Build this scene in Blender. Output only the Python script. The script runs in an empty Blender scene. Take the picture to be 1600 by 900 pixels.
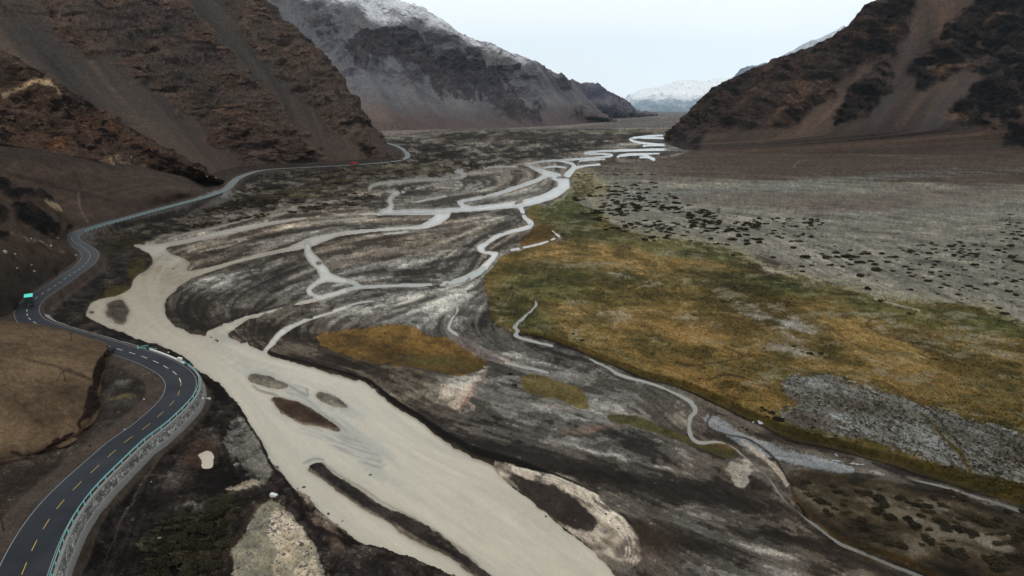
import bpy, math, random
import numpy as np
from mathutils import Vector
R = math.radians
rng = np.random.default_rng(7)
random.seed(7)
scene = bpy.context.scene
COL = scene.collection

# ------------------------------------------------------------------ camera
F, CX, CY, HORIZ, CAMZ = 1081.0, 800.0, 450.0, 172.0, 70.0
PITCH = math.atan((CY - HORIZ) / F)
cp, sp = math.cos(PITCH), math.sin(PITCH)
cam_d = bpy.data.cameras.new('camera')
cam_d.sensor_width = 36.0
cam_d.lens = 36.0 * F / 1600.0
cam_d.clip_end = 400000.0
cam_d.clip_start = 0.5
cam = bpy.data.objects.new('camera', cam_d)
COL.objects.link(cam)
cam.location = (0, 0, CAMZ)
cam.rotation_euler = (R(90) - PITCH, 0, 0)
scene.camera = cam

def ray(px, py):
    u = (np.asarray(px, float) - CX) / F
    v = (CY - np.asarray(py, float)) / F
    return u, cp + v * sp, -sp + v * cp
def at(px, py, z=0.0):
    """world XY of the point of the level z surveyed at picture position px, py"""
    dx, dy, dz = ray(px, py)
    t = (z - CAMZ) / dz
    return dx * t, dy * t
def atY(px, py, Y):
    dx, dy, dz = ray(px, py)
    t = Y / dy
    return dx * t, Y, CAMZ + dz * t
def proj(X, Y, Z):
    zz = np.asarray(Z, float) - CAMZ
    d = np.maximum(Y * cp - zz * sp, 1e-3)
    h = Y * sp + zz * cp
    return CX + F * X / d, CY - F * h / d
def flat(pts, z):
    """points surveyed at height z -> the map coordinates of the same XY"""
    if not z: return np.array([(p[0], p[1]) for p in pts], float)
    a = np.array([(p[0], p[1]) for p in pts], float)
    X, Y = at(a[:, 0], a[:, 1], z)
    x, y = proj(X, Y, 0.0)
    return np.stack([x, y], 1)

# ------------------------------------------------------------------ noise
def _h(ix, iy, iz, seed):
    h = (ix * 374761393 + iy * 668265263 + iz * 2147483647 + seed * 974634777) & 0xffffffff
    h = ((h ^ (h >> 13)) * 1274126177) & 0xffffffff
    h = ((h ^ (h >> 16)) * 2246822519) & 0xffffffff
    return (h ^ (h >> 15)).astype(np.float32) * np.float32(2.0 / 4294967295.0) - np.float32(1)
def vn2(x, y, seed=0):
    ix = np.floor(x).astype(np.int64); iy = np.floor(y).astype(np.int64)
    fx = (x - ix).astype(np.float32); fy = (y - iy).astype(np.float32)
    fx = fx * fx * (3 - 2 * fx); fy = fy * fy * (3 - 2 * fy)
    z = 0
    a = _h(ix, iy, z, seed); b = _h(ix + 1, iy, z, seed)
    c = _h(ix, iy + 1, z, seed); d = _h(ix + 1, iy + 1, z, seed)
    return (a + (b - a) * fx) * (1 - fy) + (c + (d - c) * fx) * fy
def fbm(x, y, o=5, seed=0, gain=0.5):
    s = 0; a = 1.0; n = 0
    for i in range(o):
        s = s + a * vn2(x, y, seed + i * 17); n += a * a
        x, y = (x * 0.8 - y * 0.6) * 2.03 + 11.3, (x * 0.6 + y * 0.8) * 2.03 - 5.1
        a *= gain
    return s / math.sqrt(n) * 1.3
def vn3(x, y, z, seed=0):
    ix = np.floor(x).astype(np.int64); iy = np.floor(y).astype(np.int64); iz = np.floor(z).astype(np.int64)
    fx = (x - ix).astype(np.float32); fy = (y - iy).astype(np.float32); fz = (z - iz).astype(np.float32)
    fx = fx * fx * (3 - 2 * fx); fy = fy * fy * (3 - 2 * fy); fz = fz * fz * (3 - 2 * fz)
    def pl(k):
        a = _h(ix, iy, k, seed); b = _h(ix + 1, iy, k, seed)
        c = _h(ix, iy + 1, k, seed); d = _h(ix + 1, iy + 1, k, seed)
        return (a + (b - a) * fx) * (1 - fy) + (c + (d - c) * fx) * fy
    p = pl(iz)
    return p + (pl(iz + 1) - p) * fz
def fbm3(x, y, z, o=4, seed=0, gain=0.5):
    s = 0; a = 1.0; n = 0
    for i in range(o):
        s = s + a * vn3(x, y, z, seed + i * 13); n += a * a
        x, y, z = (x * 0.8 - y * 0.6) * 2.03 + 7.7, (x * 0.6 + y * 0.8) * 2.03 - 3.1, z * 2.03 + 1.7
        a *= gain
    return s / math.sqrt(n) * 1.3
def ridged3(x, y, z, o=4, seed=0):
    s = 0; a = 1.0; n = 0
    for i in range(o):
        s = s + a * (1 - np.abs(vn3(x, y, z, seed + i * 13)) * 2); n += a
        x, y, z = (x * 0.8 - y * 0.6) * 2.1 + 7.7, (x * 0.6 + y * 0.8) * 2.1 - 3.1, z * 2.1 + 1.7
        a *= 0.55
    return s / n
def sstep(a, b, x):
    t = np.clip((x - a) / (b - a), 0, 1)
    return t * t * (3 - 2 * t)
def lin(c):
    c = np.asarray(c, float) / 255.0
    return np.where(c <= 0.04045, c / 12.92, ((c + 0.055) / 1.055) ** 2.4)

# ------------------------------------------------------------------ survey map
class Map:
    """a grid of survey positions with painters for smooth outlines and strokes"""
    def __init__(s, xs, ys):
        s.xs = np.asarray(xs, float); s.ys = np.asarray(ys, float)
        s.W = len(xs); s.H = len(ys)
        s.PX, s.PY = np.meshgrid(s.xs, s.ys)
    def zero(s): return np.zeros((s.H, s.W), np.float32)
    def poly(s, pts):
        pts = np.asarray(pts, float)
        m = s.zero()
        x0, y0 = pts[:, 0], pts[:, 1]
        x1, y1 = np.roll(x0, -1), np.roll(y0, -1)
        dxs = s.xs[1] - s.xs[0]
        for sub in (-0.25, 0.25):
            for r in range(s.H):
                yc = s.ys[r] + sub * (s.ys[min(r + 1, s.H - 1)] - s.ys[max(r - 1, 0)]) / 2
                if yc < y0.min() or yc > y0.max(): continue
                k = ((y0 <= yc) & (y1 > yc)) | ((y1 <= yc) & (y0 > yc))
                if not k.any(): continue
                xc = np.sort(x0[k] + (yc - y0[k]) / (y1[k] - y0[k]) * (x1[k] - x0[k]))
                for a, b in zip(xc[::2], xc[1::2]):
                    ia = (a - s.xs[0]) / dxs; ib = (b - s.xs[0]) / dxs
                    ja = max(0, int(math.floor(ia))); jb = min(s.W - 1, int(math.ceil(ib)) + 1)
                    if jb <= ja: continue
                    c = np.arange(ja, jb)
                    cov = np.clip(np.minimum(c + 0.5, ib) - np.maximum(c - 0.5, ia), 0, 1)
                    m[r, ja:jb] += 0.5 * cov
        return np.minimum(m, 1)
    def stroke(s, pts):
        """pts: (x, y, width) ; returns coverage 0..1 of a tapering ribbon"""
        p = smooth_open(pts, 6)
        m = s.zero()
        for a, b in zip(p[:-1], p[1:]):
            wmax = max(a[2], b[2]) / 2 + 2.5
            c0 = np.searchsorted(s.xs, min(a[0], b[0]) - wmax * 2); c1 = np.searchsorted(s.xs, max(a[0], b[0]) + wmax * 2)
            r0 = np.searchsorted(s.ys, min(a[1], b[1]) - wmax * 1.5); r1 = np.searchsorted(s.ys, max(a[1], b[1]) + wmax * 1.5)
            if c1 <= c0 or r1 <= r0: continue
            X = s.PX[r0:r1, c0:c1]; Y = s.PY[r0:r1, c0:c1]
            dx, dy = b[0] - a[0], b[1] - a[1]
            L = dx * dx + dy * dy + 1e-9
            t = np.clip(((X - a[0]) * dx + (Y - a[1]) * dy) / L, 0, 1)
            d = np.hypot(X - a[0] - t * dx, Y - a[1] - t * dy)
            w = (a[2] + (b[2] - a[2]) * t) / 2
            cov = np.clip((w - d) / 1.25 + 0.5, 0, 1) * np.minimum(1, w * 2 / 1.25)
            m[r0:r1, c0:c1] = np.maximum(m[r0:r1, c0:c1], cov)
        return m
    def sample(s, A, x, y):
        fx = np.interp(x, s.xs, np.arange(s.W)); fy = np.interp(y, s.ys, np.arange(s.H))
        ix = np.minimum(fx.astype(np.int32), s.W - 2); iy = np.minimum(fy.astype(np.int32), s.H - 2)
        fx = (fx - ix).astype(np.float32); fy = (fy - iy).astype(np.float32)
        if A.ndim == 3: fx = fx[..., None]; fy = fy[..., None]
        return ((A[iy, ix] * (1 - fx) + A[iy, ix + 1] * fx) * (1 - fy)
                + (A[iy + 1, ix] * (1 - fx) + A[iy + 1, ix + 1] * fx) * fy)
    def blur(s, A, r):
        if r <= 0: return A
        n = max(1, int(round(r * 2)))
        k = np.exp(-0.5 * (np.arange(-n, n + 1) / r) ** 2); k /= k.sum()
        out = np.zeros_like(A); P = np.pad(A, ((0, 0), (n, n)), 'edge')
        for i, w in enumerate(k): out += w * P[:, i:i + A.shape[1]]
        P = np.pad(out, ((n, n), (0, 0)), 'edge'); out = np.zeros_like(A)
        for i, w in enumerate(k): out += w * P[i:i + A.shape[0]]
        return out
def smooth_closed(pts, n=5):
    p = np.asarray([(a[0], a[1]) for a in pts], float)
    a, b, c, d = np.roll(p, 1, 0), p, np.roll(p, -1, 0), np.roll(p, -2, 0)
    out = []
    for t in np.arange(n) / n:
        out.append(0.5 * (2 * b + (c - a) * t + (2 * a - 5 * b + 4 * c - d) * t * t + (3 * b - a - 3 * c + d) * t ** 3))
    return np.stack(out, 1).reshape(-1, 2)
def smooth_open(pts, n=6):
    p = np.asarray(pts, float)
    q = np.vstack([2 * p[0] - p[1], p, 2 * p[-1] - p[-2]])
    out = []
    for i in range(len(p) - 1):
        a, b, c, d = q[i], q[i + 1], q[i + 2], q[i + 3]
        for t in np.arange(n) / n:
            out.append(0.5 * (2 * b + (c - a) * t + (2 * a - 5 * b + 4 * c - d) * t * t + (3 * b - a - 3 * c + d) * t ** 3))
    out.append(p[-1])
    out = np.array(out)
    if out.shape[1] > 2: out[:, 2] = np.maximum(out[:, 2], 0.3)
    return out

# ground survey grid (fine where the valley is near, reaching the horizon)
STEP = 1.25
gx = np.arange(-260, 1861, STEP)
gy = np.concatenate([[172.25, 172.5, 172.8], np.arange(173.2, 215, 0.8), np.arange(215, 1010, STEP)])
G = Map(gx, gy)
WX, WY = at(G.PX, G.PY, 0.0)
WX = np.clip(WX, -4e5, 4e5); WY = np.clip(WY, 0, 4e5)

EN = None
def ragged(m, k=.30, lo=.30, hi=.70):
    if EN is None: return m
    return sstep(lo, hi, m + k * EN * np.clip(4 * m * (1 - m), 0, 1)).astype(np.float32)
def fill(pts, z=0.0, soft=0.0, warp=0.0, smooth=True):
    p = flat(pts, z)
    m = G.poly(smooth_closed(p) if smooth else p)
    if warp: m = G.sample(m, G.PX + DX * warp, G.PY + DY * warp)
    return ragged(G.blur(m, soft + 1.2)) if soft else m
def line(pts, z=0.0, soft=0.0, warp=0.0, grow=0.0):
    f = flat(pts, z)
    m = G.stroke([(a[0], a[1], p[2] + grow) for a, p in zip(f, pts)])
    if warp: m = G.sample(m, G.PX + DX * warp, G.PY + DY * warp)
    m = G.blur(m, soft) if soft else m
    return ragged(m, .3, .12, .8) if soft >= 1 else m
def blob(cx, cy, rx, ry, rot=0.0, z=0.0, power=2.0, raw=False):
    if z:
        f = flat([(cx, cy)], z)[0]; cx, cy = f
    c, s = math.cos(R(rot)), math.sin(R(rot))
    x = G.PX + DX * 5 - cx; y = G.PY + DY * 5 - cy
    a = (x * c + y * s) / rx; b = (-x * s + y * c) / ry
    m = np.exp(-(a * a + b * b) ** (power / 2)).astype(np.float32)
    return m if raw else .35 * m + .65 * ragged(m, .32, .15, .65)
# small irregularities of every outline
scl = np.maximum(3.0, WY / 22.0)
DX = (fbm(WX / 9, WY / 14, 4, 3) * 0.8 + fbm(G.PX / 40, G.PY / 22, 3, 5) * 0.8).astype(np.float32)
DY = (fbm(WX / 9 + 40, WY / 14, 4, 8) * 0.4 + fbm(G.PX / 40, G.PY / 22, 3, 9) * 0.5).astype(np.float32)
near = sstep(190, 420, G.PY).astype(np.float32)
DX += (.8 * fbm(WX / 2.2, WY / 3, 3, 6) + .6 * fbm(G.PX / 6, G.PY / 4, 2, 7)).astype(np.float32)
DX *= 0.35 + 0.65 * near; DY *= 0.2 + 0.8 * near

# ------------------------------------------------------------------ the road (surveyed centre line, level ROADZ)
ROADZ = 5.0
road_px = [(14, 950), (25, 920), (36, 893), (51, 857), (70, 822), (92, 790.5), (118, 761.5), (145.5, 735.5), (197, 689), (226, 669),
 (249, 649), (267, 632), (279, 616), (283, 598), (275, 584), (260, 574), (246, 566.5), (228, 559), (207, 552), (183, 545), (150, 535),
 (110, 523), (80, 514), (58, 506), (45, 497), (42, 484), (50, 471), (66, 459), (88, 445), (105, 433), (120, 423), (131, 415), (139, 405),
 (141, 398), (136, 391), (125, 384), (115, 377.5), (112, 371), (120, 364), (134, 358.5), (160, 351), (200, 340), (240, 329), (280, 318.5), (314, 309.5),
 (340, 301), (355, 294), (364, 285), (373, 278), (388, 271.5), (405, 267), (430, 264), (470, 262), (540, 258.5), (600, 254),
 (625, 250.5), (635, 246.5), (637, 242), (633, 236), (626, 231), (615, 226.5), (600, 222)]
rx, ry = at([p[0] for p in road_px], [p[1] for p in road_px], ROADZ)
# small step of world-space resampling
RC = smooth_open(np.stack([rx, ry], 1), 14)
seg = np.hypot(*np.diff(RC, axis=0).T); cum = np.concatenate([[0], np.cumsum(seg)])
sN = np.arange(0, cum[-1], 1.5)
RC = np.stack([np.interp(sN, cum, RC[:, 0]), np.interp(sN, cum, RC[:, 1])], 1)
for _ in range(3): RC[1:-1] = (RC[:-2] + 2 * RC[1:-1] + RC[2:]) / 4
RT = np.gradient(RC, axis=0); RT /= np.hypot(RT[:, 0], RT[:, 1])[:, None]
RN = np.stack([RT[:, 1], -RT[:, 0]], 1)      # to the river side (right of travel, away from the near end)
def road_line(off): return RC + RN * off
HALF = 3.7
rxy = road_line(0.0)
def to_map(xy):
    x, y = proj(xy[:, 0], xy[:, 1], 0.0); return np.stack([x, y], 1)
road_band = G.poly(np.vstack([to_map(road_line(HALF + 0.9)), to_map(road_line(-HALF - 0.9))[::-1]]))
road_wide = G.blur(G.poly(np.vstack([to_map(road_line(HALF + 3)), to_map(road_line(-HALF - 4))[::-1]])), 1.2)

# ------------------------------------------------------------------ flow lines -> streaks of sediment
flows = [
 [(1070,232),(930,246),(880,265),(850,310),(700,332),(500,338),(330,370),(240,400),(215,450),(260,510),(350,560),(430,610),(600,720),(900,920)],
 [(860,300),(700,345),(520,370),(350,430),(275,470),(300,520),(400,560),(560,600),(680,690),(850,760),(1000,900)],
 [(830,345),(760,390),(720,440),(560,450),(430,500),(430,550),(560,590),(700,650),(900,720),(1100,800),(1350,900)],
 [(870,380),(790,400),(740,450),(620,490),(540,530),(640,570),(760,610),(950,670),(1150,760),(1300,850),(1500,930)],
 [(740,470),(720,520),(820,575),(1000,600),(1090,680),(1200,720),(1400,750),(1600,800)],
 [(830,470),(820,530),(1000,590),(1200,680),(1400,730),(1600,780)],
 [(900,420),(1000,500),(1150,570),(1300,620),(1500,720),(1600,760)],
 [(900,350),(1100,380),(1300,470),(1500,560),(1700,640)],
 [(900,290),(1200,300),(1600,330),(1800,340)],
 [(900,255),(1200,255),(1600,260),(1800,262)],
 [(560,222),(900,210),(1050,205)], [(400,290),(600,270),(800,245),(1000,230)],
 [(100,500),(300,560),(380,700),(500,850),(600,930)],
 [(290,620),(200,740),(120,900)], [(340,640),(260,740),(190,900)], [(160,560),(100,700),(0,860)],
]
cx_, cy_ = np.meshgrid(np.arange(-260, 1861, 16.0), np.arange(170, 1011, 10.0))
vx = np.zeros_like(cx_); vy = np.zeros_like(cx_); ws = np.zeros_like(cx_)
for f in flows:
    p = smooth_open(f, 5)
    for a, b in zip(p[:-1], p[1:]):
        d2 = (cx_ - (a[0] + b[0]) / 2) ** 2 + (2.0 * (cy_ - (a[1] + b[1]) / 2)) ** 2
        L = math.hypot(b[0] - a[0], b[1] - a[1])
        w = L / (d2 + 400) ** 2
        vx += w * (b[0] - a[0]) / L; vy += w * (b[1] - a[1]) / L
n_ = np.hypot(vx, vy) + 1e-12
FM = Map(np.arange(-260, 1861, 16.0), np.arange(170, 1011, 10.0))
VX = FM.sample((vx / n_).astype(np.float32), G.PX, G.PY); VY = FM.sample((vy / n_).astype(np.float32), G.PX, G.PY)
def lic(N, steps=12, h=2.5):
    acc = N.copy()
    for sg in (1, -1):
        x = G.PX.copy(); y = G.PY.copy()
        for k in range(steps):
            vx_ = G.sample(VX, x, y); vy_ = G.sample(VY, x, y)
            x = x + sg * h * vx_; y = y + sg * h * vy_
            acc = acc + G.sample(N, x, y)
    acc /= (2 * steps + 1)
    acc -= acc.mean()
    return (acc / (acc.std() + 1e-9)).astype(np.float32)
SG_ = lic(G.blur(np.random.default_rng(77).normal(size=(G.H, G.W)).astype(np.float32), 1.3), 9, 1.6)
# ------------------------------------------------------------------ water outlines
main_river = [(208,383),(235,381),(260,379),(300,371),(333,363),(360,357),(387,352),(453,342),(517,335.5),(583,332.5),(640,331),(700,330),
 (700,334),(667,335.5),(567,336),(500,339),(433,350),(383,360),(327,373),(262,386),(268,396),(290,405),(297,412),(290,421),(300,423),
 (340,414),(400,398),(447,387),(487,370),(533,362),(583,357.5),(640,354),(662,349),(675,340),(692,333),(704,335),(697,343),(682,352),(660,357),(600,360.5),
 (533,368.5),(500,380),(474,388),(400,403),(333,423),(290,440),(267,460),(256,477),(261,495),(275,510),(300,520),(318,522),(327,517),(367,500),(400,490),(450,477),(500,464),
 (512,467),(467,476),(427,487),(383,504),(355,522),(363,530),(387,537),(403,546),(427,557),(467,568),(507,580),(553,593),(580,604),(600,623),(623,640),(653,657),(683,680),
 (717,703),(745,717),(768,727),(784,748),(817,773),(850,800),(887,830),(927,863),(962,902),(1000,950),(1040,1030),(900,1040),(760,960),(720,915),(693,897),(650,877),(613,863),(573,850),(540,830),
 (507,808),(487,790),(467,773),(447,753),(432,731),(422,722),(409,691),(391,664),(378,642),(356,616),(342,597),(311,580),(293,562),(262,545),(222,531),
 (190,519),(171,513),(144,500),(133,489),(147,471),(187,460),(205,449),(209,436),(235,416),(236,400),(222,392)]
islands = [
 [(480,730),(492,741),(513,755),(550,783),(583,803),(617,823),(660,850),(700,870),(740,898),(775,925),(800,925),(767,900),(730,870),(693,840),(650,813),(617,798),(587,783),(553,760),(523,743),(508,728),(493,724)],
 [(424,621),(447,622),(473,630),(500,645),(517,657),(534,673),(500,668),(467,661),(443,646),(430,633)],
 [(388,588),(400,585),(420,589),(436,595),(455,605),(440,607),(425,605),(408,601),(394,596)],
 [(492,616),(507,613),(533,626),(546,637),(527,636),(504,628)],
 [(165,474),(180,469),(193,467),(199,476),(203,485),(197,500),(189,507),(173,498),(164,490),(169,482)],
 [(138,488),(148,485),(149,490),(140,492)],
 [(376,507),(386,499),(397,499),(390,506),(380,510)],
 [(320,525),(332,526),(350,531),(346,534),(330,530)],
]
strokes = [
 # tributaries and braids: x, y, width
 [(500,466,9),(530,458,8),(555,450,6),(600,447,4),(667,445,5),(710,440,8),(733,433,11),(753,420,10),(765,408,9),(776,397,7)],
 [(776,397,6),(762,395,6),(748,389,9),(757,382,7),(773,371,6),(800,362,5),(828,354,6),(829,348,7),(820,340,6),(817,332,6),(812,323,8)],
 [(480,383,9),(482,396,14),(492,408,17),(503,420,18),(512,432,18),(530,437,10),(550,441,7),(566,449,4)],
 [(510,435,12),(494,442,8),(483,452,8),(486,460,8),(500,465,7)],
 [(547,480,2),(513,490,3),(490,496,4),(470,503,6),(452,512,8),(436,524,10),(425,537,9),(414,549,8)],
 [(600,332.5,5),(683,329.5,7),(740,326,8),(800,320,11),(845,311,13),(872,298,16),(880,288,17),(872,278,16),(856,271,10),(840,265,7),(826,259,5),(822,256,4)],
 [(884,290,14),(884,277,12),(893,267,10),(897,259,8),(886,253.5,5),(862,251,3),(822,256.5,4)],
 [(896,263,6),(915,259,4),(937,257,2)],
 [(822,256,4),(850,252,4),(880,250,3.5),(930,246.5,4),(955,243.5,3.5),(950,241,3),(915,239.5,4),(930,236.5,3),(980,234.8,2.4),(1040,233.5,2.4),(1068,233.5,4),(1074,230.5,3.5),(1060,228,2.4),(1020,225,2.2),(995,222,2.4),(985,217,2),(1010,213,2),(1035,211.5,1.6)],
 [(965,245,2),(975,241.5,3),(1000,240.5,2),(1030,240,1)],
 [(1000,246,1.6),(1012,246,2),(1022,250,2)],
 [(856,272,8),(840,281,6),(800,295,6),(770,305,5.5),(735,312,5),(716,316,5),(724,321,5),(740,326,6)],
 [(733,262,1.5),(722,265,4),(713,268,5),(726,272,5),(724,276,3.5),(700,280,3),(650,282,3.5),(600,286,4.5),(580,291,5),(578,297,4)],
 [(633,299,2),(617,304,6),(609,313,7),(612,322,7),(597,331,9)],
 [(624,300,5),(604,299,2)],
 [(543,312,1.6),(487,320,2),(447,332,3),(425,337,4),(400,339,3),(360,349,2.6),(333,357,3),(300,363,2.5),(262,373,2)],
 [(757,263,1),(762,262,3),(775,259,2)],
 [(834,464,1.2),(838,473,3),(833,483,3.5),(815,499,5),(804,510,7),(810,517,5),(804,523,4),(817,529,4),(843,535,3),(863,540,2)],
 [(905,554,1.2),(927,563,3),(950,575,6),(967,585,7),(990,592,5),(1010,597,4),(1033,605,6),(1055,615,7),(1070,622,9),(1083,632,11),(1087,642,11),(1079,652,9),(1076,668,9),(1082,684,8),(1095,692,8),(1120,691,7),(1143,698,6),(1167,717,6),(1183,733,5),(1200,747,5),(1224,780,6),(1247,802,6),(1278,824,8),(1309,847,9),(1349,864,9),(1389,882,11),(1435,900,13),(1500,930,18)],
 [(1376,740,1.5),(1433,751,3),(1478,762,5),(1522,776,6),(1567,789,9),(1605,803,13),(1700,840,16)],
 [(700,513,4),(712,521,4),(716,525,2)],
 [(790,567,2),(815,573,4),(840,579,5),(857,583,3)],
 [(868,372,2),(845,380,2),(823,386,3),(790,392,2)],
 [(871,374,3),(876,371,3),(862,360,2)],
]
pool = [(308,710),(314,706),(322,702.5),(330,704),(333,709),(331,715),(329,725),(318,726),(315,718)]
strokes += [[(990,214.5,1.2),(1012,215.5,2),(1036,216,2)],[(968,244,1.2),(995,241.3,2),(1010,243,1.6),(1023,248.5,1.2)],[(755,262,1.2),(780,260.5,1.6),(808,260,1.2)],[(560,369.5,1),(600,366,1.6),(640,361.5,1.6)],
 [(612,328.5,1),(650,327.6,1.6),(682,328.5,1.2)],[(470,350,1),(520,344,1.6),(570,341,1.2)],[(300,396,1),(350,385,2),(395,373,1.2)],[(520,484,1),(560,474,2),(600,468,1)],[(700,470,1),(716,484,1.6),(706,498,2),(700,512,2.5)],
 [(850,262,1.4),(868,260,2),(884,262,1.4)],[(905,252,1.2),(925,249.8,1.6),(945,249,1.2)],[(640,318,1),(665,312,1.6),(700,306,1.2)],[(1005,228,1.2),(1030,227,1.4),(1050,228,1.2)]]
for s_ in strokes:
    for i_, q_ in enumerate(s_):
        if q_[2] > 2.4: s_[i_] = (q_[0], q_[1], q_[2] * (.55 if q_[1] < 262 else .8 if q_[1] < 300 else .85))
for s_ in strokes:
    if s_[0][0] in (905, 1376):
        for i_, q_ in enumerate(s_): s_[i_] = (q_[0], q_[1], q_[2] * (.62 if q_[0] < 1110 else .42))
Wm = fill(main_river, warp=0.7)
for isl in islands: Wm = Wm * (1 - fill(isl, warp=0.7))
small = G.zero(); smallf = G.zero()
for s_ in strokes: small = np.maximum(small, line(s_, warp=0.9, grow=1.0)); smallf = np.maximum(smallf, line(s_, grow=.5))
for c in [(877, 277, 9, 2.6), (869, 283.5, 5, 1.0), (862, 268, 8, 1.8), (874,255.5,9,1.2), (498, 411, 5, 2.5), (760, 392, 3, 1.5)]:
    small *= 1 - np.clip(1.6 - ((G.PX - c[0]) / c[2]) ** 2 - ((G.PY - c[1]) / c[3]) ** 2, 0, 1) * 1.0
_e = fbm(WX / 5 , WY / 9, 4, 81, .7) * (.4 + .6 * near) + .5 * fbm(G.PX / 12, G.PY / 5, 3, 83)
small = sstep(.38, .62, G.blur(small, .8) - .20 * sstep(.0, 1.2, _e) + .02)
_s2 = fbm(G.PX / 16 - G.PY / 30, G.PY / 3.4, 3, 84)
small = small * (1 - sstep(1.05, 1.2, _s2) * .9)
_k = sstep(440, 540, G.PY)
_wide = sstep(.44, .56, G.blur(Wm, 2.6) + .17 * (_e + .8 * fbm(WX / 1.5, WY / 2.2, 4, 86, .7)))
Wm = sstep(.38, .62, G.blur(Wm, 1.0) + (.13 + .10 * sstep(520, 700, G.PY)) * (_e + .6 * fbm(WX / 1.6, WY / 2.2, 3, 85, .7)))
_fk = sstep(285, 262, G.PY)
small = small * (1 - _fk) + smallf * _fk
_bar = sstep(1.55, 1.8, SG_ + .25 * _e) * sstep(500, 430, G.PY) * sstep(262, 280, G.PY)
small *= 1 - .9 * _bar
Wm = Wm * (1 - _k) + _wide * _k
Wm = Wm * (1 - .8 * _bar * sstep(345, 330, G.PY))
Wm = np.maximum(Wm, small)
Wm = np.maximum(Wm, fill([(800,322),(845,309),(865,297),(884,297),(868,309),(845,316),(818,323)]))
poolm = fill(pool, z=1.2, warp=0.3)
for c in [(1180, 662, 9, 3.5, 25), (1311, 710, 7, 2.5, 20), (1343, 728, 10, 1.5, 5), (1310, 725, 14, 2, 8)]:
    pass
Wb = np.clip(G.blur(Wm, 0.9), 0, 1) * sstep(255, 275, G.PY) + np.clip(G.blur(Wm, 0.45) * 1.25, 0, 1) * (1 - sstep(255, 275, G.PY))

# ------------------------------------------------------------------ sediment textures
Na = fbm(WX / 7, WY / 7, 5, 21, 0.7).astype(np.float32)
Nb = (fbm(WX / 30, WY / 30, 3, 33) + 0.7 * fbm(G.PX / 26, G.PY / 10, 3, 35)).astype(np.float32)
S1 = lic(Na, 12, 2.2)
S2 = lic(Nb, 16, 4.0)
S3 = lic(fbm(WX / 2.0, WY / 2.0, 3, 44, 0.8).astype(np.float32), 5, 1.4)
_w = rng.normal(size=(G.H, G.W)).astype(np.float32)
SF = lic(G.blur(_w, .6), 7, 1.5)
SG = lic(G.blur(rng.normal(size=(G.H, G.W)).astype(np.float32), 1.6), 14, 2.0)
GRIT = (.7 * rng.normal(size=(G.H, G.W)) + .6 * G.blur(rng.normal(size=(G.H, G.W)).astype(np.float32), .8) * 2.5).astype(np.float32)
N0 = fbm(WX / 4, WY / 4, 5, 51, 0.7)          # isotropic grain
N1 = fbm(WX / 22, WY / 26, 4, 55)
N2 = fbm(WX / 70, WY / 90, 4, 57)

# ------------------------------------------------------------------ ground colour (what the material is, in display values)
def ramp(t, stops):
    xs = [s_[0] for s_ in stops]
    return np.stack([np.interp(t, xs, [s_[1][i] for s_ in stops]) for i in range(3)], -1).astype(np.float32)
bias = G.zero()
NF = fbm(WX / 1.6, WY / 1.6, 3, 59, .8)
EN = (.45 * N0 + .4 * NF + .3 * SG + .5 * fbm(G.PX / 9, G.PY / 5, 4, 90, .7) + .2 * GRIT).astype(np.float32)
LS = lic(fbm(G.PX / 15, G.PY / 6.5, 3, 92, .6).astype(np.float32), 26, 3.0)
def B(val, *a, **k):
    global bias
    bias = bias + val * blob(*a, **k, raw=True)
# light silt and grey gravel patches on the flood plain
for c in [(320,436,38,7,-18,.45),(372,425,30,7,-22,.35),(345,482,22,8,-35,.45),(400,470,18,6,-25,.3),(350,448,24,5,-14,.3),(450,345,50,4,-6,.3),
 (420,363,50,3,-12,.35),(560,345,60,3,-2,.3),(470,352,40,3,-6,.35),(640,372,50,4,-8,.25),(760,345,36,5,-8,.45),(740,360,30,7,-20,.3),(560,400,60,12,-8,.12),(690,400,22,12,-10,.25),(620,420,60,8,-10,.22),
 (550,425,20,4,0,.3),(530,460,16,3,-15,.3),(650,465,60,6,-14,.4),(610,480,60,6,-16,.3),(690,480,36,10,-30,.5),(705,500,16,10,50,.5),
 (560,490,40,3,-18,.4),(500,478,34,3,-20,.25),(720,462,14,10,0,.3),(600,560,22,6,20,.35),(640,620,30,8,-25,.35),(700,610,14,34,45,.3),
 (740,600,30,5,-40,.35),(700,610,50,14,-20,.25),(780,640,60,12,25,.25),(850,610,40,8,15,.2),(930,632,40,10,10,.45),(985,655,36,8,30,.45),(1050,660,22,12,20,.3),
 (860,575,60,4,18,.3),(780,545,40,10,35,.22),(925,705,70,5,8,.3),(960,713,26,3,10,.7),(1030,728,40,4,16,.6),(870,748,42,6,12,.9),(790,724,60,4,25,.5),
 (930,690,60,4,0,.3),(1155,735,14,13,30,.8),(1140,815,80,7,5,.35),(1190,860,60,10,12,.55),(1120,800,90,3,4,.3),(1060,860,60,8,35,.15),(1230,835,60,3,8,.3),(1090,895,50,6,25,.35),
 (1170,725,16,6,40,.3),(1130,630,30,5,30,.1),(860,450,10,10,0,0),
 (500,315,70,4,-12,.1),(690,300,60,6,-3,.1),(540,322,50,3,-5,.35),(820,300,30,5,-10,.25),(780,242,40,2.5,0,.8),(850,238,26,1.4,0,.5),(620,235,20,2,5,.2)]:
    B(c[5], c[0], c[1], c[2], c[3], c[4])
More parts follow.
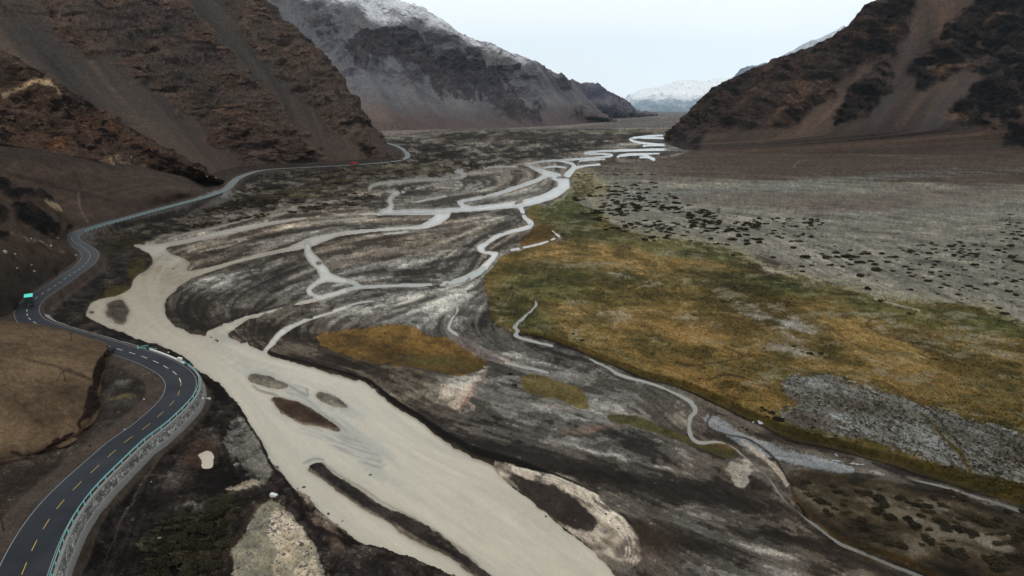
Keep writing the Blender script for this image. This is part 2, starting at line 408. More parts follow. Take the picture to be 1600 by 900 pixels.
# dark wet soil
for c in [(300,480,30,34,60,-.5),(420,440,90,10,-20,-.3),(440,470,70,6,-18,-.25),(330,400,50,4,-14,-.5),(480,385,80,4,-14,-.4),(640,348,70,4,-2,-.45),(390,378,70,4,-14,-.35),
 (460,420,50,18,-10,-.25),(560,470,60,5,-12,-.35),(640,440,90,5,-8,-.3),(640,425,130,3,-15,-.4),(800,335,24,7,0,-.35),(470,530,80,10,15,-.35),(560,575,60,8,20,-.25),(430,515,40,7,-20,-.2),
 (700,690,80,18,20,-.55),(800,720,120,16,14,-.6),(950,745,150,14,12,-.6),(900,735,120,9,12,-.4),(1080,770,110,14,10,-.5),(1000,830,100,22,12,-.5),(1150,790,120,8,6,-.35),(1220,840,120,8,6,-.35),(1060,850,90,12,10,-.3),
 (900,665,130,10,10,-.25),(1150,700,30,8,40,-.3),(1200,780,60,9,50,-.35),(1290,730,90,9,10,-.3),(860,650,40,6,0,-.2),(980,690,60,10,20,-.3),(520,500,120,6,-15,-.2),(330,420,30,6,-15,-.3),(290,500,24,10,30,-.5)]:
    B(c[5], c[0], c[1], c[2], c[3], c[4])
NF = fbm(WX / 1.6, WY / 1.6, 3, 59, .8)
crisp = sstep(-.35, .35, .7 * S1 + .5 * SG + .5 * N0 + 1.2 * bias)
rill = np.exp(-((S2 + .5 * SG + .25 * N0) / .10) ** 2) + np.exp(-((S1 + .4 * N1 - .9) / .10) ** 2) * .7
bias = bias + .17 * fill([(540,590),(620,566),(700,560),(800,556),(900,575),(1000,600),(1070,640),(1060,690),(960,672),(860,662),(760,655),(680,650),(610,622)], soft=6) + .08 * fill([(440,520),(520,490),(700,450),(750,470),(720,520),(640,508),(520,516)], soft=5)
up_ = .25 + .75 * sstep(540, 440, G.PY)
b2 = bias + .06 * S1 + .05 * N0 + (.04 + .07 * up_) * SG + .05 * N1 + .025 * NF + .03 * LS + .06 * S2 + .015 * GRIT
t = (.25 + .085 * sstep(520, 440, G.PY) + .15 * sstep(-.09, -.02, b2) + .14 * sstep(.19, .26, b2) + .16 * sstep(.42, .49, b2) + .13 * sstep(.64, .72, b2) - .09 * sstep(-.30, -.38, b2) + bias * .08
     + .02 * S1 + .02 * SG + .02 * SF + .035 * N0 + .03 * NF - .02 * rill * near + up_ * (.04 + .075 * (sstep(-.2, .2, .6 * SG + .5 * S1 + .6 * N0 + .4 * N1) - .5) + .09 * sstep(.95, 1.15, SG_ + .4 * S1)))
thread = np.exp(-((LS - .55) / .055) ** 2) + np.exp(-((LS + .75) / .06) ** 2) * .8
FP = ramp(t, [(0, (32,30,28)), (.2, (46,43,40)), (.38, (72,69,64)), (.55, (100,97,92)), (.7, (128,126,121)), (.85, (158,154,146)), (1.05, (194,190,180))])
bmask = fill([(600,350),(560,320),(640,270),(760,240),(900,232),(1040,225),(1060,240),(930,262),(880,300),(820,340),(760,410),(600,450),(450,470),(300,500),(280,440),(400,400),(300,400),(280,385),(450,350)], soft=6)
tm = np.clip(thread * bmask * sstep(-.2, .5, fbm(G.PX / 40, G.PY / 14, 3, 93)), 0, 1) * .3
# brown / blue cast of different silts
cast = np.clip(0.5 + 0.35 * S2 + 0.3 * N2, 0, 1)[..., None]
FP = FP * ((1 - cast) * np.array([1.045, 0.995, 0.94]) + cast * np.array([0.98, 1.0, 1.01]))
C = FP.astype(np.float32)
C = C * (1 - tm[..., None]) + np.array([158, 164, 166]) * tm[..., None]
def over(m, col):
    global C
    C = C * (1 - m[..., None]) + np.asarray(col, np.float32) * m[..., None]
def mixc(t, *cols):
    return ramp(np.clip(t, 0, 1), [(i / (len(cols) - 1), c) for i, c in enumerate(cols)])

# far plain
far = 1 - sstep(196, 214, G.PY + 2 * S2)
over(far.astype(np.float32), mixc(.5 + .2 * S1 + .12 * S2, (66,60,56), (92,86,82), (118,112,108)))
# vegetation flecked plain beyond the braids
farveg = fill([(560,236),(640,216),(720,207),(860,203),(960,202),(1030,203),(1010,212),(960,222),(900,238),(820,250),(760,262),(700,275),(620,282),(560,296),(500,310),(440,322),(380,340),(320,352),(230,372),(180,372),(240,345),(300,325),(340,310),(390,290),(450,272),(540,262),(610,256),(640,250)], soft=3, warp=2)
NC = fbm(G.PX / 13, G.PY / 3.2, 5, 87, .65)
vt = .42 + .06 * S1 + .06 * SG + .06 * SF + .08 * N0 + .26 * NC + .36 * (sstep(-.12, .12, NC + .35 * S2 + .3 * N0) - .5)
over(farveg * 0.92, mixc(vt, (22,19,15), (32,28,21), (64,57,44), (88,83,76), (124,121,117)))
gold = fill([(395,300),(440,285),(520,270),(600,262),(560,280),(540,300),(470,312),(420,318)], soft=5, warp=3)
over(gold * .6 * sstep(-.6, .6, S1), mixc(.5 + .3 * N0, (66,58,30), (96,80,40)))
band = blob(880, 214, 130, 4, 0) * .8
over(band * sstep(-1.2, .3, S1), mixc(.5 + .3 * S1, (40,32,28), (66,52,44)))
over(blob(1000, 205.5, 110, 2.0) * .6, (104,98,74)); over(blob(1010, 201, 60, 1.2) * .6, (140,135,125))
over(blob(640, 262, 120, 9, -4) * .5 * sstep(-.3, .8, S2), (70,64,40))
# fan deposits below the middle mountain
fan = fill([(560,214),(600,212),(680,205),(740,201),(860,200.5),(960,191),(960,186),(700,186),(500,190),(520,214)], soft=2)
over(fan * .9, mixc(.5 + .2 * S1, (92,84,84), (112,104,102), (128,120,116)))

# gravel plain on the right
plain = fill([(905,262),(940,257),(1000,252),(1060,243),(1075,236),(1150,234),(1700,232),(1900,232),(1900,620),(1700,560),(1600,512),(1560,490),(1470,482),(1400,470),(1310,450),(1240,422),(1190,400),(1100,385),(1040,372),(960,362),(900,362),(870,350),(860,330),(880,305),(900,290),(890,275)], soft=1.6, warp=2.5)
pt = .5 + .09 * S1 + .09 * SG + .08 * SF + .16 * N0 + .08 * NF
PL = mixc(pt, (74,73,67), (99,98,90), (117,115,106), (142,138,128))
over(plain, PL)
brown = sstep(283, 262, G.PY - .028 * (G.PX - 900) + 3 * S2 + 2 * S1) * plain
brown = brown * (1 - .5 * sstep(1120, 940, G.PX))
over(brown.astype(np.float32), mixc(.45 + .2 * S1 + .15 * N0, (54,46,41), (72,63,55), (92,84,76)))
bl = blob(1330, 283, 200, 8, -5) + blob(1100, 300, 160, 6, -3) + blob(1560, 268, 160, 3, -4) + .7 * blob(1500, 330, 200, 10, -3)
over(np.clip(bl, 0, 1) * .6 * sstep(-1.0, 1.2, S1 + .5 * N0) * plain, (102,112,114))
tan = blob(1300, 316, 200, 14, 2) + .8 * blob(1500, 305, 140, 8, 0)
over(np.clip(tan, 0, 1) * .5 * plain, (82,72,66))
for w in [[(1262,250,1),(1245,255,2),(1240,262,2)],[(1045,250,1),(1062,262,1.5),(1060,272,2),(1050,284,1.5)],[(1250,265,1),(1300,280,1.4),(1330,290,1)]]:
    over(line(w) * .35, (130,122,116))
# pale margin between plain and marsh
for c in [(1210,425,60,10,18,.8),(1260,448,70,7,12,.8),(1330,435,60,10,10,.5),(1130,398,60,7,8,.45),(1420,468,90,6,10,.5),(1290,470,60,5,8,.5),(1560,492,60,5,20,.4),(1010,385,80,5,5,.25),(1090,350,90,8,0,.25)]:
    over(blob(*c[:5]) * c[5] * sstep(-1.6, .8, S1 + N0), (146,142,128))

# marsh
marsh = fill([(852,326),(885,308),(895,285),(890,272),(905,264),(925,275),(940,290),(955,300),(900,312),(930,330),(960,352),(1010,368),(1080,378),(1150,392),(1185,410),(1200,428),(1250,432),(1290,446),(1345,455),(1370,470),(1440,472),(1520,480),(1570,494),(1700,560),(1900,640),(1900,900),(1700,830),(1600,792),(1520,762),(1400,722),(1310,700),(1230,678),(1190,655),(1130,628),(1070,605),(1000,585),(930,556),(870,533),(832,524),(800,520),(770,500),(762,470),(756,440),(772,418),(790,400),(840,388),(880,372),(850,360),(832,352),(822,335),(840,320)], soft=1.0, warp=2.2)
mt = .45 + .15 * N1 + .07 * S2 + .025 * SG + .02 * SF + .15 * N0 + .06 * NF + .08 * fbm(WX / 11, WY / 13, 4, 58, .7) + .08 * sstep(-.2, .2, N1 + .7 * N0 + .3 * S1) - .04
MA = mixc(mt, (38,34,18), (62,54,26), (88,71,36), (110,88,48), (128,110,76))
greenness = np.clip(blob(900,330,70,28,0) * 1.3 + blob(960,372,160,10,4) * .9 + blob(1090,395,110,12,6) + blob(1210,450,110,14,8) + blob(850,440,70,24,0) * .8 + blob(900,460,90,16,5) * .7 + blob(1400,490,120,16,10) + blob(1540,510,110,16,14) + blob(830,500,36,18,40) * .9 + blob(1000,440,90,8,5) * .6 + blob(1030,540,46,10,20) * .5 + blob(800,480,40,30,0) * .5 + .35 * sstep(.3, 1.6, N2) , 0, 1)
GR = mixc(mt + .05, (26,29,16), (40,42,22), (57,57,29), (76,74,42), (98,95,66))
MA = MA * (1 - greenness[..., None]) + GR * greenness[..., None]
lush = blob(900, 322, 50, 14, -8) + .6 * blob(1130, 402, 60, 6, 4) + .5 * blob(885, 350, 40, 6, 0)
MA = MA * (1 - np.clip(lush, 0, 1)[..., None] * .6) + np.array([54,64,34]) * np.clip(lush, 0, 1)[..., None] * .6
MA = MA * 1.22; _g = MA.mean(-1, keepdims=True); MA = MA * .74 + _g * .26 + np.array([2, 2, -2])
over(marsh, MA)
over(marsh * blob(1230, 530, 60, 30, 25) * .5, (98,80,50))
over(marsh * (blob(1130, 590, 90, 24, 15) * .4 + blob(1480, 640, 120, 40, 25) * .6 + blob(1050, 520, 90, 20, 5) * .3) * sstep(-1, 1, N1), (106,80,46))
for c in [(1200,418,70,8,16,.7),(1255,437,70,6,14,.7),(1335,448,60,5,12,.6),(1140,396,50,4,8,.5),(1430,470,80,4,6,.55),(1545,492,50,4,18,.5),(1300,462,50,5,14,.5),(1040,378,60,3,4,.4)]:
    over(blob(*c[:5]) * c[5] * sstep(-.4, .5, N0 + .5 * SG), (140,137,118))
over(marsh * (.42 * sstep(.25, .55, fbm(WX / 14, WY / 16, 5, 88, .65))), (52,47,24))
over(marsh * (.35 * sstep(.45, .75, fbm(WX / 9, WY / 10, 5, 89, .65))), (112,103,74))
_pe = np.clip(G.blur(plain, 16) * 2.2, 0, 1) * sstep(.30, .62, 1 - G.blur(marsh, 14) + .22 * EN) * np.clip(G.blur(marsh, 9) * 3 - .15, 0, 1)
over(_pe * .75, mixc(.5 + .2 * N0 + .1 * NF, (92,90,70), (122,119,100), (144,141,124)))
over(marsh * .5 * sstep(.55, .8, fbm(G.PX / 60, G.PY / 16, 5, 95, .65) + .25 * N0), mixc(.5 + .3 * N0, (104,100,84), (132,130,118)))
# pale crusts inside the marsh
for c in [(1215,505,60,15,18,.8),(1240,520,40,18,20,.7),(1190,482,36,5,10,.7),(1225,548,36,8,8,.8),(965,432,24,3,12,.8),(1100,420,20,4,5,.3),(1370,520,20,4,20,.5),(1400,510,60,5,18,.4),(1460,545,90,6,18,.35),(1530,520,60,10,20,.35),(1580,560,60,6,20,.4),(950,545,22,6,30,.5),(980,490,60,4,0,.4),(1050,500,60,5,10,.4),(1330,590,60,7,22,.35),(1270,590,30,5,15,.4),(1180,600,60,7,20,.2),(1135,470,16,5,10,.4),(800,455,26,7,25,.25),(780,480,20,12,60,.35),(960,500,50,8,8,.2)]:
    over(marsh * blob(*c[:5]) * c[5] * sstep(-1.2, .6, N0 + .6 * S1), mixc(.5 + .3 * N0, (92,90,84), (124,122,116), (150,150,145)))
# salt flats with tussocks, lower right
salt = fill([(1225,602),(1260,592),(1320,600),(1380,615),(1440,640),(1500,655),(1540,672),(1600,682),(1760,740),(1900,800),(1900,890),(1700,800),(1600,765),(1540,752),(1480,738),(1400,712),(1330,690),(1260,676),(1215,664),(1195,648),(1240,640),(1222,620)], soft=5, warp=5)
tuss = sstep(-.1, .5, fbm(WX / .42, WY / .8, 3, 71) + .25 * N0 + .3 * SF)
SA = mixc(.5 + .18 * N1 + .16 * S1, (82,80,74), (108,110,108), (140,145,147))
SA = SA * (1 - .68 * tuss[..., None]) + np.array([44,40,32]) * .68 * tuss[..., None]
saltm = np.clip(salt * 1.75 - .25 - .5 * sstep(-.1, .8, N1 + .6 * N0 + .4 * SG), 0, 1)
over(saltm * .92, SA)
for c in [(1265,640,46,12,12,.8),(1300,620,50,8,22,.5),(1360,665,60,9,18,.45),(1440,690,70,8,18,.35),(1420,650,50,9,15,.4),(1240,632,24,6,0,.8),(1500,690,50,7,20,.3),(1560,700,50,10,18,.25)]:
    over(blob(*c[:5]) * c[5] * sstep(-.2, 1.3, N0 + .5 * S1), (176,184,190))
for c in [(1395,618,110,9,16),(1450,640,120,14,20),(1560,680,80,10,16),(1330,606,50,6,10)]:
    over(saltm * blob(*c) * .75 * sstep(-.4, 1.0, N1 + .6 * N0), mixc(.5 + .3 * N0, (86,62,32), (122,88,44)))
over(fill([(1225,650),(1250,648),(1290,656),(1310,670),(1290,676),(1250,672),(1222,664)], soft=3) * .85, mixc(.5 + .2 * S1, (78,74,66), (98,94,86)))
over(blob(1262, 660, 26, 4, 12) * .5, (60,56,52))
# dark olive lip of the marsh terrace above its stream
lip = [(800,522,3),(832,524,4),(870,533,6),(930,556,8),(1000,585,9),(1070,605,10),(1130,632,12),(1190,660,12),(1230,680,16),(1310,700,14),(1400,724,15),(1480,746,22),(1560,768,28),(1640,792,34),(1760,830,38)]
over(line(lip, soft=1.2, warp=1.5) * .85, mixc(mt, (38,35,18), (60,52,24), (82,66,32)))
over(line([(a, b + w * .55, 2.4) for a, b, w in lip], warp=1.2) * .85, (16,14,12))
# creeks in the marsh
for w in [[(1090,432,1),(1060,428,1.4),(1030,440,1.4),(985,454,2)],[(1205,432,2.4),(1180,440,1.6),(1160,452,1.6),(1120,460,1.6),(1090,470,1)],[(1370,470,3),(1400,480,2.4),(1430,488,3),(1418,496,2),(1380,500,1.6),(1355,508,2.5),(1370,524,1.5),(1400,535,1.2)],[(1400,535,1),(1460,545,1.6),(1440,560,1.6),(1500,575,1.5),(1560,600,1.2)],[(1130,545,1),(1160,562,1.6),(1100,575,1.6),(1060,576,2)],[(1180,600,2),(1140,590,3),(1100,600,1)],[(1500,700,4),(1480,680,3),(1466,660,2),(1440,640,2),(1380,600,1.5)],[(1370,560,1),(1330,540,1.2),(1300,520,1.2)]]:
    over(line(w, warp=1.0) * .7, (42,36,24))
over(line([(1515,744,6),(1500,716,6),(1478,694,5),(1462,674,4),(1440,650,3)], warp=1.5) * .8, (72,60,26))
over(line([(1366,470,3),(1395,478,2.4),(1436,489,2.4)], warp=.6) * .8, (156,152,142))
over(line([(1548,464,10),(1566,476,8),(1590,496,8),(1640,530,8)], warp=1) * .7, (126,124,118))
# olive island, little orange marsh, and grass tongue between the braids
over(fill([(815,378),(822,366),(838,355),(858,354),(872,366),(865,378),(840,386),(812,388)], soft=.8, warp=1.5) * .95, mixc(mt, (58,50,28), (84,66,32), (112,80,36)))
om = fill([(490,530),(520,521),(560,515),(610,511),(640,512),(660,522),(700,527),(735,543),(764,568),(735,588),(705,588),(660,577),(600,571),(560,560),(520,548)], soft=2.2, warp=2.4)
over(om, mixc(mt + .02, (50,43,28), (82,66,38), (108,86,48), (126,104,66)))
over(om * (blob(620,556,30,12,10) + blob(545,535,26,8,0) + blob(700,570,60,12,10) * .7) * .75 * sstep(-.5, .8, N0), (46,38,24))
over(om * blob(690, 566, 60, 8, 8) * .5, (78,80,50))
over(fill([(812,590),(840,588),(880,600),(910,610),(922,642),(895,632),(860,622),(820,612)], soft=1.5, warp=2) * .8, mixc(mt, (50,44,26), (86,76,40), (104,88,48)))
over(fill([(950,650),(990,650),(1030,668),(1070,682),(1110,700),(1148,704),(1158,716),(1130,716),(1090,700),(1040,682),(990,668),(955,660)], soft=1, warp=1.5) * .85, mixc(mt, (44,44,26), (66,64,36), (84,78,44)))
over(blob(1130, 700, 26, 5, 15) * .7, (88,68,34))
# pinkish mud flats
for c in [(925,675,50,6,-8,.5),(750,600,50,5,-42,.55),(722,625,14,7,-50,.6),(870,630,40,8,10,.25),(830,700,60,6,12,.2),(1020,720,60,5,10,.3),(660,650,40,12,0,.25),(940,560,60,4,18,.2)]:
    over(blob(*c[:5]) * c[5] * sstep(-1, 1, S1), (142,116,102))
over(line([(700,513,14),(715,530,16),(745,548,18),(775,560,14),(800,570,8),(840,580,5)], soft=1, warp=1.5) * .8, mixc(.5 + .3 * S3, (92,86,84), (128,120,116)))
over(line([(765,575,4),(745,592,6),(728,610,9),(712,632,12)], soft=1.2, warp=3.5) * .75 * sstep(-1.0, .1, EN), (176,164,150))
over(line([(752,590,3),(738,606,4),(730,622,5),(738,640,4)], soft=1.0, warp=3.5) * .6 * sstep(-.8, .2, EN), (166,154,142))
over(line([(760,582,3),(730,590,3),(700,602,4),(668,616,5)], soft=1.0, warp=3) * .5 * sstep(-.6, .3, EN), (140,134,126))
over(line([(855,583,3),(820,574,4),(785,562,4)], warp=1) * .7, (170,158,146))
over(line([(725,470,14),(705,490,18),(698,505,14)], soft=2, warp=3) * .35, (150,148,146))
# scrub ground in the lower right
scr = fill([(1232,742),(1260,738),(1320,744),(1400,756),(1480,772),(1560,800),(1620,822),(1760,880),(1900,960),(1900,1020),(1620,960),(1500,925),(1440,898),(1390,876),(1340,856),(1300,838),(1262,806),(1240,776)], soft=1.5, warp=2.5)
over(scr, mixc(.48 + .2 * N0 + .15 * S1 + .12 * N1, (26,23,18), (42,37,29), (62,54,41), (96,90,78)))
over(line([(1240,780,8),(1262,806,10),(1300,838,14),(1350,862,18),(1430,890,20),(1500,920,22)], soft=1.5, warp=2) * .75, mixc(.5 + .3 * N0, (40,32,16), (70,52,24)))
for c in [(1353,787,16,8,10),(1440,800,30,3,20),(1250,755,24,10,30),(1480,810,40,6,20),(1540,850,50,8,20)]:
    over(scr * blob(*c) * .7 * sstep(-.8, .6, N0), (118,114,104))
over(line([(1245,790,3),(1268,818,4),(1320,852,5),(1400,884,6),(1460,906,6)], warp=1) * .9, (12,10,9))
# pale fan beside the lower stream
over(line([(1105,655,10),(1120,664,18),(1160,690,20),(1205,708,22),(1260,722,20),(1330,738,12)], soft=2.5, warp=2) * .8 * sstep(-1.8, .8, S1), mixc(.5 + .3 * S1, (96,100,102), (140,146,150)))
over(line([(1160,692,6),(1190,715,9),(1210,735,9),(1230,758,8)], soft=1.2, warp=1.5) * .8, (164,154,142))
over(line([(1110,650,3),(1106,668,3),(1130,680,2),(1170,690,3),(1210,720,4),(1232,755,3)], warp=.8) * .7, (34,30,28))
over(fill([(1140,724),(1160,728),(1170,745),(1165,760),(1150,758),(1142,742)], soft=1.5, warp=2) * .85, mixc(.5 + .3 * N0, (110,106,98), (170,166,156)))
for c in [(1182, 662, 6, 1.6, 25), (1311, 711, 4, 1.4, 20), (1343, 728, 9, .8, 5), (1312, 723, 10, .8, 5)]:
    over(np.clip(blob(*c, power=4) * 1.6, 0, 1), (158,164,168))
# channel margins: dark undercut banks along the right shore
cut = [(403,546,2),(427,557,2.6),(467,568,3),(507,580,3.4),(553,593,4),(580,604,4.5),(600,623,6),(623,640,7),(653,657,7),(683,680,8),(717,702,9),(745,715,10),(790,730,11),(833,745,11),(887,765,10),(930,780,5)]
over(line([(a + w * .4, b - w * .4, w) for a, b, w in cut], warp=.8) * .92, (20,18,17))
over(line([(322,517,2),(367,499,2.5),(400,489,2),(450,476,2)], warp=.5) * .8, (22,20,18))
over(line([(258,500,8),(254,478,8),(264,458,8),(288,438,4)], soft=1, warp=1) * .85, (24,22,21))
# curl of cream mud at the downstream end
curl = fill([(768,727),(800,733),(850,748),(900,768),(935,782),(965,808),(990,830),(1003,860),(998,882),(975,896),(955,892),(925,862),(888,830),(850,800),(818,772),(784,748)], soft=.8, warp=1.0)
over(curl, mixc(.45 + .3 * S3 + .15 * N0, (98,92,84), (132,124,112), (168,159,145)))
over(fill([(790,742),(815,747),(855,758),(890,775),(915,795),(932,825),(918,832),(885,822),(850,800),(818,773)], soft=2.5, warp=2) * .93, mixc(.5 + .3 * N0, (38,34,33), (54,48,44)))
for off, wd in ((0, 3.5), (7, 2.2), (14, 1.8), (20, 1.4)):
    over(sstep(-1.4, -.3, N0 + .5 * SG) * line([(800 + off * .1, 736 + off * .3, wd), (860, 750 + off * .5, wd), (915 - off * .4, 772 + off * .4, wd + 1), (955 - off, 802 + off * .3, wd + 3), (985 - off, 832, wd + 3), (998 - off, 860, wd + 2), (988 - off * .8, 884, wd)], warp=1.4) * .9, (196,188,174))
over(blob(1020, 850, 40, 30, 50) * .6, (62,52,44))
# bars in the river
for i in (0,):
    over(fill(islands[0], soft=.4, warp=.7), mixc(.45 + .25 * N0 + .1 * S3, (30,28,27), (48,45,43), (70,64,58)))
over(fill(islands[1], soft=.8, warp=.7), mixc(.5 + .3 * S3, (52,42,35), (70,58,48)))
over(fill(islands[4], soft=.5, warp=.7), mixc(.5 + .3 * N0, (58,54,50), (84,78,72)))
over(np.clip(fill(islands[2], soft=.5, warp=.7) + fill(islands[3], soft=.5, warp=.7), 0, 1), mixc(.5 + .3 * S3, (78,76,72), (120,116,108)))

isl = np.clip(sum(fill(i_) for i_ in islands), 0, 1)
for i_ in (0, 1, 2, 3, 4):
    im_ = fill(islands[i_], warp=.7); rim = np.clip(G.blur(im_, 2.6) * 2 , 0, 1) * (1 - sstep(.55, .95, G.blur(im_, 2.2) + .18 * EN))
    over(rim * .8, mixc(.5 + .3 * S3 + .2 * N0, (96,90,78), (138,130,114)))
# ------------------------------------------------------------------ left bank (higher ground) colour
bank = fill([(0,905),(80,905),(110,850),(190,740),(300,620),(310,590),(270,562),(200,543),(110,520),(60,500),(45,490),(60,468),(120,430),(150,405),(130,385),(118,374),(150,358),(300,318),(350,304),(372,290),(400,276),(460,268),(560,262),(600,262),(560,290),(450,315),(380,335),(330,352),(240,368),(225,380),(235,392),(240,405),(232,420),(210,436),(205,449),(187,460),(147,471),(133,489),(144,500),(171,513),(222,531),(262,545),(293,562),(311,580),(342,597),(356,616),(378,642),(391,664),(409,691),(422,722),(447,753),(467,773),(507,808),(540,830),(573,850),(613,863),(650,877),(693,897),(740,930),(700,1020),(-260,1020),(-260,905)], z=0.8, soft=1)
bt = .36 + .2 * N0 + .08 * S1 + .035 * SG + .03 * SF + .12 * N1 + .08 * NF - .08 * rill + .16 * (sstep(-.12, .12, N0 + .3 * SG + .3 * N1) - .5)
BK = mixc(bt, (24,22,21), (34,31,29), (48,43,40), (70,64,60), (104,100,96))
nb = bank * (1 - .75 * farveg)
over(nb, BK)
for c, col, a in [((400,660,16,50,-22), (98,98,93), .85), ((400,715,30,26,0), (112,110,100), .7), ((385,755,30,8,-8), (152,144,128), .9), ((440,850,3,3,-28), (176,168,150), .1), ((400,860,24,50,20), (112,108,92), .9),
        ((475,900,40,40,-10), (150,140,124), .6), ((318,714,24,20,0), (62,46,36), .8), ((300,797,24,6,-10), (126,132,140), .8), ((290,672,26,4,-25), (74,64,56), .6), ((320,800,60,30,0), (40,34,28), .4),
        ((345,790,30,18,0), (42,42,24), .7), ((290,840,60,30,-20), (30,32,19), .85), ((330,865,40,20,-20), (46,46,26), .6), ((520,850,26,14,40), (118,102,88), .5), ((505,820,40,10,42), (128,112,98), .6),
        ((560,880,60,12,12), (44,40,38), .6), ((600,905,60,14,10), (50,46,44), .5), ((230,845,20,3,-60), (96,92,84), .5), ((170,440,24,5,-30), (84,78,72), .5), ((212,420,14,26,25), (62,58,28), .8), ((180,455,26,9,-20), (58,52,26), .8),
        ((150,430,18,5,-35), (72,64,58), .5), ((205,378,50,14,-10), (46,42,20), .7), ((270,352,60,8,-12), (42,38,24), .7), ((160,398,26,9,0), (40,36,34), .6), ((150,500,30,6,20), (22,24,14), .8), ((120,492,26,4,18), (36,40,22), .6)]:
    over(nb * blob(*c, z=1.0) * a * sstep(-1.7, .3, N0 + .4 * S1), mixc(.5 + .25 * N0, np.array(col) * .78, col, np.array(col) * 1.15))
sb = fill([(418,784),(436,788),(455,806),(470,828),(488,848),(500,872),(512,905),(520,930),(376,930),(366,890),(366,862),(384,832),(402,800)], z=.9, soft=1.0, warp=2)
over(sb, mixc(.5 + .22 * N0 + .2 * S1, (92,90,78), (120,117,102), (146,140,124)))
sc_ = fill([(430,792),(452,808),(470,832),(486,852),(498,880),(506,925),(420,925),(426,890),(430,866),(420,842),(424,812)], z=.9, soft=2.0, warp=3.5)
over(sc_ * (.5 + .5 * sstep(-.7, .2, N0 + .5 * S1)), mixc(.5 + .25 * N0 + .1 * NF, (142,132,115), (176,165,146), (192,182,164)))
over(fill([(374,650),(392,674),(410,705),(424,736),(416,748),(396,752),(380,738),(372,718),(356,706),(350,690),(362,668)], z=1.0, soft=1.2, warp=2) * .85 * sstep(-1.3, .1, N0 + .4 * S1), mixc(.5 + .25 * N0 + .15 * S1, (70,70,66), (100,100,95), (138,134,124)))
over(fill([(352,758),(372,748),(396,745),(402,755),(388,764),(364,768)], z=1.0, soft=1.0, warp=2) * .9, mixc(.5 + .3 * N0, (128,120,104), (164,154,136)))
over(line([(300,640,3),(262,700,4),(222,760,4),(190,820,3)], z=1, warp=1.5) * .5, (74,66,60))
over(line([(285,660,2.5),(240,730,3),(200,800,3),(160,880,3)], z=1, warp=1.5) * .4, (88,82,76))
over(line([(330,800,9),(370,780,8),(420,765,6),(440,745,8)], z=1, soft=1.5) * .6, (48,42,38))
over(line([(335,910,7),(360,860,9),(400,800,9),(432,768,8)], z=.8, soft=1.2, warp=1.5) * .7, (52,42,37))
# dark wet edge at the foot of the left bank and cream flats beyond it
ledge = [(133,489,3),(144,501,4),(171,514,5),(222,532,6),(262,546,6),(293,563,6),(311,581,6),(342,598,6),(356,617,7),(378,643,8),(391,665,8),(409,692,9),(422,723,8),(432,745,9),(452,765,9),(467,785,9),(480,815,10),(500,835,10),(540,852,9),(580,862,9),(620,870,9),(690,900,8)]
over(line([(a - w * .25, b + w * .2, w * .8) for a, b, w in ledge], soft=.5, warp=1.2) * .8, (28,25,24))
over(line([(426,728,4),(440,745,8),(462,772,10),(485,797,10),(510,818,10),(545,838,8),(590,857,5),(640,873,3)], soft=1.2, warp=2) * .7 * sstep(-1.2, .4, N0), (150,138,124))
for a in [(475,761.5,5),(465,763,3),(434,731,9)]: pass
pm = fill([(300,712),(312,700),(335,700),(338,715),(334,730),(315,732)], z=1.2, soft=1.5)
over(pm * .5, (56,49,44))

# ------------------------------------------------------------------ ground around and left of the road
leftland = fill([tuple(p) for p in np.vstack([to_map(road_line(HALF + .6))[::4], [(560,205),(-260,205),(-260,1020)]])], smooth=False)
lt = .43 + .18 * N0 + .12 * N1 + .03 * SG + .03 * SF + .06 * NF
over(leftland, mixc(lt, (34,31,29), (48,43,39), (64,57,51), (86,80,74)))
over(leftland * blob(200, 640, 60, 44, 50, z=5) * .5 * sstep(-1, .8, N0), (62,64,62))
over(leftland * blob(65, 790, 60, 18, -55, z=5) * .6 * sstep(-.8, .8, N0), (70,76,80))
over(leftland * blob(190, 620, 20, 4, -10, z=5) * .7, (110,96,66))
over(leftland * (blob(200, 598, 24, 5, 10, z=5) + blob(225,585,16,4,0,z=5)) * .5 * sstep(-.5, 1, N0), (120,124,122))
over(road_wide * .8, mixc(.5 + .2 * N0, (62,55,50), (86,76,69)))
# embankment below the far stretch of road
emb = fill([(118,374),(150,358),(300,317),(345,303),(362,300),(360,312),(300,330),(200,352),(150,368),(145,385),(150,402),(135,392)], z=2.5, soft=1.5, warp=1)
over(emb * .85, mixc(.5 + .2 * N0 + .2 * S1, (60,56,54), (84,80,77)))
over(blob(335,306,26,5,-14, z=4.5) * .8, (118,120,120))
over(line([(345,310,6),(300,330,5),(240,348,4),(180,362,4)], z=.5, soft=1.2, warp=1) * .7, (26,24,22))

C = C * (1 + .085 * GRIT + .015 * SF)[..., None]
C = np.clip(C, 12, 235)
_rm = np.clip(G.blur(small, 2.2) * 1.9, 0, 1) * (.35 + .65 * sstep(-.3, .5, EN)) * (1 - G.blur(marsh, 1)) * (1 - G.blur(bank, 1))
C = C * (1 - .5 * _rm[..., None]) + np.array([122, 120, 113]) * .5 * _rm[..., None]
